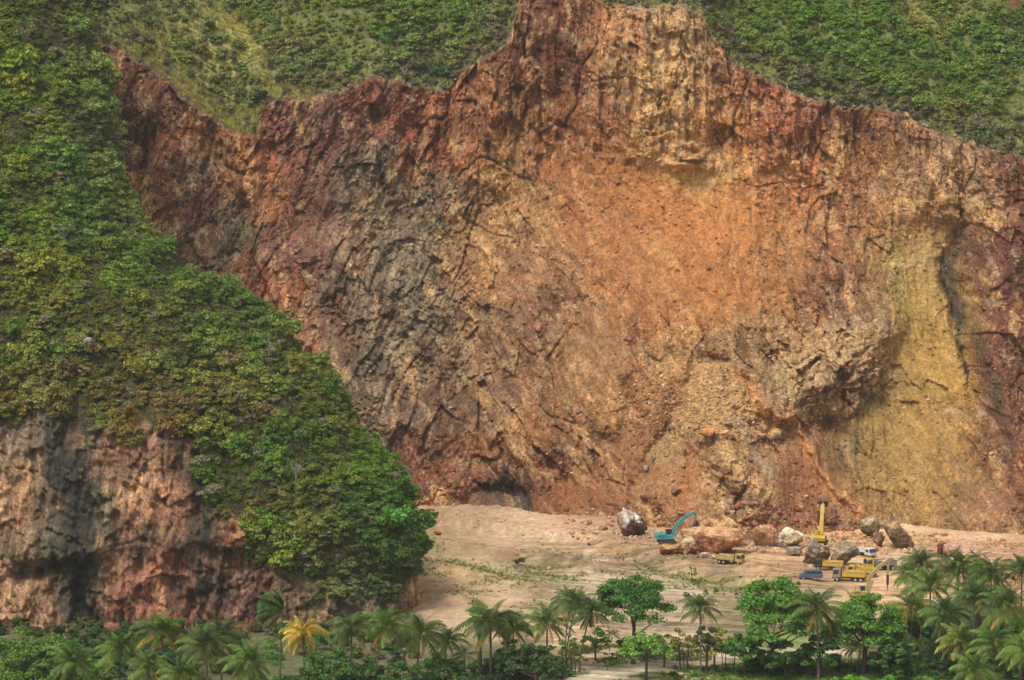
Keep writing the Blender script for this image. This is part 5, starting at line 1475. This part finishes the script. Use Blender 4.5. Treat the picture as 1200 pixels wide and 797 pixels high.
# ------------------------------------------------------------------ undergrowth shrubs, each a plant of its own
r = np.random.default_rng(900)
UG = []
def shrub_row(n, u0, u1, v0, v1, smin, smax, tintset, label, group, stuff=False):
    for i in range(n):
        u, v = r.uniform(u0, u1), r.uniform(v0, v1)
        p = on_ground(u, v)
        s = r.uniform(smin, smax)
        k_ = int(r.choice([0, 1, 2, 3, 4]))
        c = lin(tintset[int(r.integers(0, len(tintset)))])*r.uniform(.75, 1.25)*1.4
        if stuff:
            UG.append((p.x, p.y, p.z-.15*s, s, k_, *c)); continue
        o = link('shrub', bush_obj[k_], color=tuple(float(x) for x in c))
        o.location = (p.x, p.y, p.z-.15*s); o.scale = (s, s, s*r.uniform(.8, 1.15)); o.rotation_euler = (0, 0, r.uniform(0, 6.28))
        lum_ = 'darker' if sum(c) < sum(lin(tintset[0]))*1.35 else 'lighter'
        sw_ = 'smaller' if s < (smin+smax)/2 else 'larger'
        tag(o, sw_+' '+lum_+' '+label, 'shrub', sw_+' '+lum_+' '+group)
DKG = [(46, 76, 34), (56, 96, 38), (40, 72, 38)]; MDG = [(66, 108, 40), (84, 120, 46), (58, 96, 40)]; BRG = [(88, 138, 44), (104, 148, 50), (76, 124, 42)]
BRN = [(96, 96, 56), (84, 92, 50), (104, 98, 64)]
shrub_row(22, 0, 130, 765, 800, 1.8, 2.9, MDG, 'green shrub low around the large corner tree', 'shrubs around the corner tree')
shrub_row(34, 0, 310, 733, 752, 1.2, 2.2, BRN+DKG, 'dull shrub growing against the foot of the streaked rock face', 'shrubs against the rock foot')
shrub_row(30, 310, 480, 728, 750, 1.1, 2.0, BRN, 'dull shrub growing against the foot of the rock nose', 'shrubs against the nose foot')
shrub_row(70, 0, 480, 731, 780, 1.2, 2.2, BRN+DKG, 'x', 'x', stuff=True)
shrub_row(26, 110, 310, 748, 775, 1.2, 2.2, BRN+DKG, 'dull green shrub at the foot of the streaked rock face', 'shrubs at the foot of the rock face')
shrub_row(30, 90, 310, 778, 818, 1.5, 2.6, DKG+MDG, 'green shrub under the palms at the left', 'undergrowth shrubs under the left palms', stuff=True)
shrub_row(26, 310, 490, 742, 775, 1.3, 2.3, BRN+MDG, 'olive shrub between the rock nose and the palms', 'shrubs between the rock nose and the palms')
shrub_row(40, 310, 560, 778, 818, 1.4, 2.6, DKG+MDG, 'green shrub in the undergrowth under the left floor palms', 'undergrowth shrubs under the left floor palms')
shrub_row(34, 560, 665, 776, 806, 1.3, 2.6, DKG, 'dark shrub in the thicket at the foot of the large palm', 'thicket shrubs at the large palm', stuff=True)
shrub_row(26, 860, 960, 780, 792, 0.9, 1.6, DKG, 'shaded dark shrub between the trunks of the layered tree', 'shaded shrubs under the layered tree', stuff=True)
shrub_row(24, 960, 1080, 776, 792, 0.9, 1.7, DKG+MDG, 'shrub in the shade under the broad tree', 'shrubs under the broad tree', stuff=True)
shrub_row(60, 1040, 1215, 735, 800, 1.5, 2.7, MDG+DKG, 'shrub between the palms of the right hand group', 'shrubs in the right hand palm group', stuff=True)
shrub_row(34, 960, 1210, 798, 812, 0.9, 1.7, BRG, 'bright green shrub along the bottom right edge', 'bright shrubs at the bottom right')
shrub_row(10, 780, 860, 782, 795, .5, 1.0, MDG, 'green shrub at the verge under the slim palm', 'verge shrubs under the slim palm')
shrub_row(22, 800, 960, 672, 702, .35, .8, MDG, 'green shrub on the grassy bank below the parked vehicles', 'shrubs on the grassy bank')
shrub_row(7, 700, 760, 766, 776, .3, .7, MDG, 'low shrub on the verge near the umbrella tree', 'low shrubs near the umbrella tree')
UG = np.array(UG); nu = len(UG)
uo = scatter('undergrowth', UG[:, :3], UG[:, 4], np.stack([np.zeros(nu), np.zeros(nu), r.uniform(0, 6.28, nu)], 1), np.stack([UG[:, 3]]*3, 1), UG[:, 5:8], bush_templates)
tag(uo, 'tangled dark green undergrowth beneath the palms and broad trees of the foreground', 'undergrowth', kind='stuff')
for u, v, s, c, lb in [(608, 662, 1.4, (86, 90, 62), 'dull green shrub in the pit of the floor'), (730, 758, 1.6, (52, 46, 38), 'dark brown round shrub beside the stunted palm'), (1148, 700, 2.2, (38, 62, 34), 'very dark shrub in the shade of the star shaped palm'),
                       (304, 118, 2.6, (46, 78, 36), 'dark rounded bush alone at the rim notch')]:
    p = on_ground(u, v) if v > 300 else on_upper(u, v)
    o = link('shrub', bush_obj[0], color=tuple(lin(c))); o.location = p; o.scale = (s, s, s); tag(o, lb, 'shrub')

# ------------------------------------------------------------------ machines and vehicles
MV = {
 'yellow': plain('yellow_paint', (0.62, 0.42, 0.04), .6, dirt=.8), 'oldyellow': plain('faded_yellow_paint', (0.52, 0.40, 0.13), .7, dirt=.85),
 'teal': plain('teal_paint', (0.03, 0.33, 0.34), .55, dirt=.5), 'dark': plain('dark_steel', (0.035, 0.033, 0.032), .6, dirt=.3), 'grey': plain('grey_steel', (0.23, 0.22, 0.21), .6, dirt=.4),
 'tyre': plain('tyre_rubber', (0.022, 0.02, 0.018), .9, dirt=.4), 'rim': plain('wheel_rim', (0.45, 0.43, 0.40), .5, .2, dirt=.4), 'white': plain('white_paint', (0.74, 0.76, 0.74), .4, dirt=.25),
 'blue': plain('blue_grey_paint', (0.10, 0.15, 0.22), .3, .2, dirt=.25), 'load': plain('sand_load', (0.50, 0.38, 0.22), .95, dirt=.5, s=3), 'lamp': plain('lamp_glass', (0.75, 0.73, 0.66), .2, dirt=.1),
 'red': plain('red_lamp', (0.45, 0.03, 0.02), .3, dirt=.1), 'orange': plain('orange_paint', (0.75, 0.26, 0.10), .5, dirt=.2), 'breaker': plain('rusty_black_steel', (0.05, 0.032, 0.03), .7, dirt=.35, dirtcol=(.2, .07, .04)),
 'pale': plain('pale_roof_paint', (0.62, 0.66, 0.58), .5, dirt=.3), 'chrome': plain('bright_steel', (.6, .6, .6), .25, .9, dirt=.1),
}
mg_, ntg, bg_ = new_mat('window_glass')
bg_.inputs['Base Color'].default_value = (0.03, 0.045, 0.075, 1); bg_.inputs['Roughness'].default_value = 0.08; bg_.inputs['Specular IOR Level'].default_value = 0.6
MV['glass'] = mg_
class MB:
    def __init__(s): s.bm = bmesh.new()
    def box(s, c, d, bev=0.03, rot=None):
        mt = Matrix.Translation(c) @ (rot if rot is not None else Matrix.Identity(4)) @ Matrix.Diagonal((d[0], d[1], d[2], 1))
        g = bmesh.ops.create_cube(s.bm, size=1, matrix=mt)
        if bev > 0:
            es = list({e for v in g['verts'] for e in v.link_edges})
            bmesh.ops.bevel(s.bm, geom=es, offset=min(bev, min(d)*.3), segments=1, affect='EDGES')
        return s
    def prism(s, prof, y0, y1, inset=0.0, bev=0.03):
        """profile in the xz plane carried from y0 to y1"""
        a = [s.bm.verts.new((x, y0, z)) for x, z in prof]; b = [s.bm.verts.new((x, y1, z)) for x, z in prof]
        n = len(prof); fs = [s.bm.faces.new(a), s.bm.faces.new(b[::-1])]
        for i in range(n): fs.append(s.bm.faces.new((a[(i+1) % n], a[i], b[i], b[(i+1) % n])))
        if bev: 
            es = list({e for f in fs for e in f.edges})
            bmesh.ops.bevel(s.bm, geom=es, offset=bev, segments=1, affect='EDGES')
        bmesh.ops.recalc_face_normals(s.bm, faces=s.bm.faces[:])
        return s
    def cyl(s, a, b, r0, r1=None, seg=14):
        a, b = Vector(a), Vector(b); d = b-a
        mt = Matrix.Translation((a+b)/2) @ d.to_track_quat('Z', 'Y').to_matrix().to_4x4()
        bmesh.ops.create_cone(s.bm, cap_ends=True, segments=seg, radius1=r0, radius2=r0 if r1 is None else r1, depth=d.length, matrix=mt)
        return s
    def beam(s, pts, widths, y0, y1):
        """a bent boom: polyline in xz with a depth at every point"""
        up, lo = [], []
        for i, (x, z) in enumerate(pts):
            x0_, z0_ = pts[max(i-1, 0)]; x1_, z1_ = pts[min(i+1, len(pts)-1)]
            dx, dz = x1_-x0_, z1_-z0_; L = math.hypot(dx, dz); nx_, nz_ = -dz/L, dx/L
            up.append((x+nx_*widths[i]/2, z+nz_*widths[i]/2)); lo.append((x-nx_*widths[i]/2, z-nz_*widths[i]/2))
        for i in range(len(pts)-1):
            s.prism([up[i], up[i+1], lo[i+1], lo[i]], y0, y1, bev=0)
        return s
    def out(s, name, mat, parent, loc=None):
        me = bpy.data.meshes.new(name); s.bm.to_mesh(me); s.bm.free(); me.materials.append(mat)
        return link(name, me, None, parent, loc)
def wheel(parent, x, y, r0, w):
    e = MB().cyl((0, -w/2, 0), (0, w/2, 0), r0, seg=18).out('wheel', MV['tyre'], parent, (x, y, r0))
    MB().cyl((0, -w/2-.015, 0), (0, w/2+.015, 0), r0*.55, seg=12).out('rim', MV['rim'], e)
    return e
def dump_truck(loc, rz, label, cabm='yellow', bedm='yellow', load=True, group='yellow dump trucks in the quarry', s=1.0):
    e = empty('dump_truck', loc, rz); tag(e, label, 'truck', group); e.scale = (s, s, s)
    MB().box((-.3, 0, .72), (6.0, .8, .24)).box((-.6, 0, .5), (.5, 1.6, .2)).out('chassis', MV['dark'], e)
    cab = MB().prism([(1.55, .75), (3.12, .75), (3.16, 1.35), (2.98, 2.42), (2.8, 2.52), (1.62, 2.52), (1.55, 2.4)], -1.02, 1.02, bev=.05).out('cab', MV[cabm], e)
    MB().prism([(3.135, 1.50), (3.175, 1.50), (3.035, 2.32), (2.995, 2.32)], -.88, .88, bev=0).out('windscreen', MV['glass'], cab)
    for sy in (-1, 1):
        MB().prism([(1.95, 1.5), (2.95, 1.5), (2.86, 2.28), (1.95, 2.28)], sy*1.0, sy*1.035, bev=0).out('side_window', MV['glass'], cab)
        MB().box((3.18, sy*.78, 1.02), (.06, .3, .2), .02).out('headlight', MV['lamp'], cab)
        MB().box((3.05, sy*1.18, 1.8), (.08, .16, .42), .02).out('mirror', MV['dark'], cab)
        MB().box((2.2, sy*1.03, .98), (1.0, .06, .4), .02).out('door_panel', MV[cabm], cab)
    MB().box((3.18, 0, .66), (.16, 2.0, .26)).out('bumper', MV['dark' if cabm != 'yellow' else 'grey'], e)
    bed = MB().box((-1.0, 0, 1.05), (4.5, 2.1, .14)).box((-1.0, 1.04, 1.55), (4.5, .08, 1.0)).box((-1.0, -1.04, 1.55), (4.5, .08, 1.0)).box((1.24, 0, 1.75), (.08, 2.1, 1.4)).box((-3.24, 0, 1.5), (.08, 2.1, .92)).out('cargo_bed', MV[bedm], e)
    for sy in (-1, 1):
        for k_ in range(6): MB().box((-3.1+.82*k_, sy*1.10, 1.52), (.10, .06, .98), .01).out('rib', MV[bedm], bed)
        MB().box((-1.0, sy*1.10, 2.05), (4.5, .07, .1), .01).out('top_rail', MV[bedm], bed)
    if load:
        bm = bmesh.new(); bmesh.ops.create_grid(bm, x_segments=16, y_segments=10, size=1)
        for v in bm.verts:
            x, y = v.co.x, v.co.y
            v.co = (-1.0+x*2.15, y*.98, 1.62+.42*(1-x*x)*(1-y*y)+.1*math.sin(x*9+y*5)*(1-x*x)*(1-y*y))
        me = bpy.data.meshes.new('sand_load'); bm.to_mesh(me); bm.free(); me.materials.append(MV['load']); link('sand_load', me, None, bed)
    for x in (2.3, -1.35, -2.4):
        for sy in (-1, 1): wheel(e, x, sy*(.86 if x > 0 else .84), .47, .28 if x > 0 else .42)
    for sy in (-1, 1): MB().box((-1.9, sy*.98, 1.0), (2.3, .12, .06)).out('mudguard', MV['dark'], e)
    MB().box((.6, -.78, .75), (.8, .45, .45)).out('fuel_tank', MV['grey'], e)
    MB().box((-3.3, .8, .85), (.05, .25, .14), .01).box((-3.3, -.8, .85), (.05, .25, .14), .01).out('tail_lamps', MV['red'], e)
    return e
def excavator(loc, rz, label, paint_, boom_pts, arm_pts, tool='bucket', house_rz=0.0, canopy=None, s=1.0, bw=.5):
    e = empty('excavator', loc, rz); tag(e, label, 'excavator'); e.scale = (s, s, s)
    for sy in (-1, 1):
        prof = [(-1.75, .35), (-1.5, .08), (1.5, .08), (1.8, .35), (1.8, .62), (1.5, .85), (-1.5, .85), (-1.75, .62)]
        tk = MB().prism(prof, sy*1.3-.28, sy*1.3+.28, bev=.03).out('track', MV['dark'], e)
        for k_ in range(5): MB().cyl((-1.25+.62*k_, sy*1.3-.30, .3), (-1.25+.62*k_, sy*1.3+.30, .3), .16, seg=10).out('roller', MV['grey'], tk)
    MB().box((0, 0, .6), (1.6, 2.0, .4)).cyl((0, 0, .75), (0, 0, 1.05), .75, seg=20).out('undercarriage', MV['dark'], e)
    P = MV[paint_]
    hs_ = MB().box((-.5, 0, 1.2), (3.4, 2.7, .3)).box((-1.15, 0, 1.7), (2.0, 2.6, .85), .08).box((.5, -.85, 1.6), (1.4, .8, .6), .05).out('house', P, e)
    MB().prism([(-2.3, 1.15), (-1.9, 1.08), (-1.9, 2.05), (-2.2, 2.05), (-2.45, 1.8)], -1.3, 1.3, bev=.05).out('counterweight', P, hs_)
    MB().cyl((-1.2, -.5, 2.1), (-1.2, -.5, 2.55), .07).out('exhaust', MV['dark'], hs_)
    for k_ in range(5): MB().box((-1.6+.24*k_, -1.32, 1.75), (.1, .03, .45), .005).out('vent', MV['dark'], hs_)
    cab = MB().prism([(.0, 1.35), (1.35, 1.35), (1.4, 1.9), (1.1, 2.85), (.0, 2.85)], .35, 1.3, bev=.05).out('cab', MV['dark'] if paint_ == 'teal' else P, hs_)
    for y in (.33, 1.29): MB().prism([(.12, 1.8), (1.27, 1.8), (1.02, 2.7), (.12, 2.7)], y, y+.03, bev=0).out('side_window', MV['glass'], cab)
    MB().prism([(1.415, 1.9), (1.44, 1.9), (1.15, 2.78), (1.125, 2.78)], .42, 1.23, bev=0).out('windscreen', MV['glass'], cab)
    MB().box((.55, .82, 2.9), (1.2, 1.0, .08)).out('cab_roof', MV[canopy or paint_], cab)
    w = [.55]+[.68]*(len(boom_pts)-2)+[.38]
    bo = MB().beam(boom_pts, w, -bw/2, bw/2).out('boom', P, e)
    (xa, za), (xb, zb) = boom_pts[0], boom_pts[len(boom_pts)//2]
    for sy in (-.38, .38):
        MB().cyl((xa+.5, sy, za-.35), ((xa+xb)/2+.2, sy, (za+zb)/2-.1), .09).out('lift_cylinder', MV['chrome'], bo)
    ar = MB().beam(arm_pts, [.45]+[.4]*(len(arm_pts)-2)+[.26], -.17, .17).out('arm', P, e)
    (xm, zm) = boom_pts[-2]
    MB().cyl((xm*.6+boom_pts[-1][0]*.4, 0, zm*.6+boom_pts[-1][1]*.4+.45), (arm_pts[0][0], 0, arm_pts[0][1]+.35), .08).out('arm_cylinder', MV['chrome'], bo)
    tx, tz = arm_pts[-1]
    if tool == 'bucket':
        MB().prism([(tx-.1, tz+.1), (tx+.45, tz-.1), (tx+.55, tz-.7), (tx-.1, tz-1.15), (tx-.75, tz-.95), (tx-.2, tz-.75), (tx+.1, tz-.3)], -.5, .5, bev=.02).out('bucket', MV['dark'], ar)
    else:
        MB().box((tx, 0, tz-1.0), (.42, .5, 2.0), .05).cyl((tx, 0, tz-2.0), (tx, 0, tz-3.0), .12, .06).out('hydraulic_breaker', MV['breaker'], ar)
    return e
def stand(u, v, dz=0.0):
    p = on_ground(u, v); return (p.x, p.y, p.z+dz)
R = math.radians
dump_truck(stand(856, 661), R(-28), 'small yellow dump truck alone in front of the largest boulder', 'yellow', 'oldyellow', True, s=.84)
dump_truck(stand(971, 668), R(166), 'yellow dump truck parked just below the grey brown pyramid boulder', 'dark', 'yellow', True, s=.85)
dump_truck(stand(995, 681), R(166), 'front yellow dump truck of the parked line, loaded with pale sand', 'grey', 'yellow', True, s=.95)
dump_truck(stand(1010, 676), R(166), 'yellow dump truck behind the front one, its dark cab window facing left', 'yellow', 'yellow', False, s=.85)
dump_truck(stand(1031, 668), R(194), 'yellow cabbed dump truck with a grey bed at the right of the parked line', 'yellow', 'grey', True, s=.95)
excavator(stand(781, 637), R(6), 'teal excavator with its boom reaching over the largest boulder', 'teal', [(1.2, 1.6), (2.0, 3.7), (3.9, 5.4), (5.7, 6.3)], [(5.6, 6.3), (6.0, 5.6), (5.9, 4.6)], canopy='orange', s=1.0, bw=.75)
excavator(stand(961, 645, 1.2), R(77), 'yellow excavator behind the tall grey boulder with its boom raised straight up', 'yellow', [(1.2, 1.7), (2.2, 4.2), (3.2, 6.5), (4.0, 8.2)], [(4.0, 8.2), (4.8, 6.5), (5.2, 4.6)], s=.92, bw=.8)
excavator(stand(1008, 702, -0.2), R(10), 'pale excavator half hidden by tree tops with a black breaker hanging from its bent boom', 'oldyellow', [(1.2, 1.5), (1.9, 4.6), (3.5, 6.3), (5.6, 7.9)], [(5.6, 7.9), (5.65, 6.3), (5.6, 4.9)], tool='breaker', canopy='pale', s=.92)
def minivan(loc, rz):
    e = empty('minivan', loc, rz); tag(e, 'blue grey minivan parked side on, left of the yellow dump trucks', 'van')
    MB().prism([(-2.2, .35), (2.15, .35), (2.25, .75), (2.1, 1.0), (1.35, 1.12), (-2.2, 1.12), (-2.28, .7)], -.83, .83, bev=.05).out('body', MV['blue'], e)
    cb = MB().prism([(-2.15, 1.1), (1.4, 1.1), (.7, 1.72), (-1.95, 1.78)], -.75, .75, bev=.05).out('cabin', MV['blue'], e)
    for sy in (-1, 1):
        for x0_, x1_ in ((-1.95, -1.05), (-.95, -.1), (0, 1.0)):
            MB().prism([(x0_, 1.14), (x1_, 1.14), (min(x1_, .62) if x1_ > .9 else x1_, 1.64), (x0_+.05, 1.64)], sy*.745, sy*.775, bev=0).out('side_window', MV['glass'], cb)
        MB().box((2.2, sy*.6, .82), (.08, .32, .16), .02).out('headlight', MV['lamp'], e)
        MB().box((-2.26, sy*.7, .9), (.06, .18, .3), .02).out('tail_lamp', MV['red'], e)
        MB().box((.9, sy*.9, 1.18), (.12, .16, .12), .02).out('mirror', MV['blue'], e)
        for x in (1.4, -1.4): wheel(e, x, sy*.74, .32, .2)
    MB().prism([(1.36, 1.16), (1.40, 1.16), (.78, 1.68), (.74, 1.68)], -.66, .66, bev=0).out('windscreen', MV['glass'], cb)
    MB().box((-2.17, 0, 1.42), (.05, 1.2, .4), .01).out('rear_window', MV['glass'], cb)
    MB().box((2.22, 0, .48), (.12, 1.6, .2)).out('bumper', MV['grey'], e)
    return e
minivan(stand(950, 679), R(176))
def light_truck(loc, rz):
    e = empty('light_truck', loc, rz); tag(e, 'white light truck with a blue windscreen, facing the camera beside the rubble', 'truck'); e.scale = (.98,)*3
    MB().box((-.4, 0, .62), (4.6, .7, .2)).out('chassis', MV['dark'], e)
    cab = MB().prism([(.75, .5), (2.35, .5), (2.42, 1.05), (2.0, 1.85), (.85, 1.9), (.75, 1.8)], -.85, .85, bev=.05).out('cab', MV['white'], e)
    MB().prism([(2.43, 1.08), (2.465, 1.08), (2.09, 1.8), (2.055, 1.8)], -.76, .76, bev=0).out('windscreen', MV['glass'], cab)
    for sy in (-1, 1):
        MB().prism([(1.15, 1.15), (2.15, 1.15), (1.86, 1.72), (1.15, 1.72)], sy*.84, sy*.872, bev=0).out('side_window', MV['glass'], cab)
        MB().box((2.42, sy*.62, .82), (.06, .28, .16), .02).out('headlight', MV['lamp'], cab)
        MB().box((2.2, sy*1.0, 1.35), (.08, .14, .3), .02).out('mirror', MV['dark'], cab)
        for x in (1.6, -1.7): wheel(e, x, sy*.76, .36, .24)
    MB().box((2.45, 0, .5), (.12, 1.7, .2)).out('bumper', MV['grey'], e)
    bed = MB().box((-1.2, 0, .95), (3.5, 1.75, .1)).box((-1.2, .86, 1.2), (3.5, .05, .5)).box((-1.2, -.86, 1.2), (3.5, .05, .5)).box((.55, 0, 1.3), (.06, 1.75, .75)).box((-2.93, 0, 1.2), (.06, 1.75, .5)).out('cargo_bed', MV['white'], e)
    MB().box((-1.2, 0, 1.02), (3.3, 1.6, .05)).out('bed_floor', MV['grey'], bed)
    return e
light_truck(stand(1014, 652), R(-58))
# blue tarpaulin-covered drum under the trees
p = stand(787, 772)
e = empty('drum', p); tag(e, 'dark blue drum standing under the light green tree', 'drum')
MB().cyl((0, 0, 0), (0, 0, 1.0), .38, seg=18).out('barrel', plain('blue_plastic', (.02, .07, .22), .5), e)
MB().cyl((0, 0, 1.0), (0, 0, 1.04), .41, seg=18).cyl((0, 0, .33), (0, 0, .37), .40, seg=18).out('hoop', plain('blue_plastic_rim', (.02, .05, .16), .5), e)

# ------------------------------------------------------------------ thin air haze
hz_lo = min(float(QZ.min()), float(GZ.min()), -3.0)-1.0; hz_hi = max(float(SZ.max())+12.0, 125.0)
bm = bmesh.new(); bmesh.ops.create_cube(bm, size=1, matrix=Matrix.Translation((0, 700, (hz_lo+hz_hi)/2)) @ Matrix.Diagonal((7000, 2600, hz_hi-hz_lo, 1)))
me = bpy.data.meshes.new('haze'); bm.to_mesh(me); bm.free()
mh = bpy.data.materials.new('haze_air'); mh.use_nodes = True
for n_ in list(mh.node_tree.nodes):
    if n_.type == 'BSDF_PRINCIPLED': mh.node_tree.nodes.remove(n_)
pv_ = mh.node_tree.nodes.new('ShaderNodeVolumePrincipled')
pv_.inputs['Color'].default_value = (0.90, 0.87, 0.80, 1); pv_.inputs['Density'].default_value = 0.00010; pv_.inputs['Anisotropy'].default_value = 0.2
mh.node_tree.links.new(pv_.outputs[0], mh.node_tree.nodes['Material Output'].inputs['Volume'])
haze = link('haze', me, mh)
tag(haze, 'thin pale air haze over the whole quarry', 'haze', kind='stuff')
scene.cycles.volume_bounces = 0
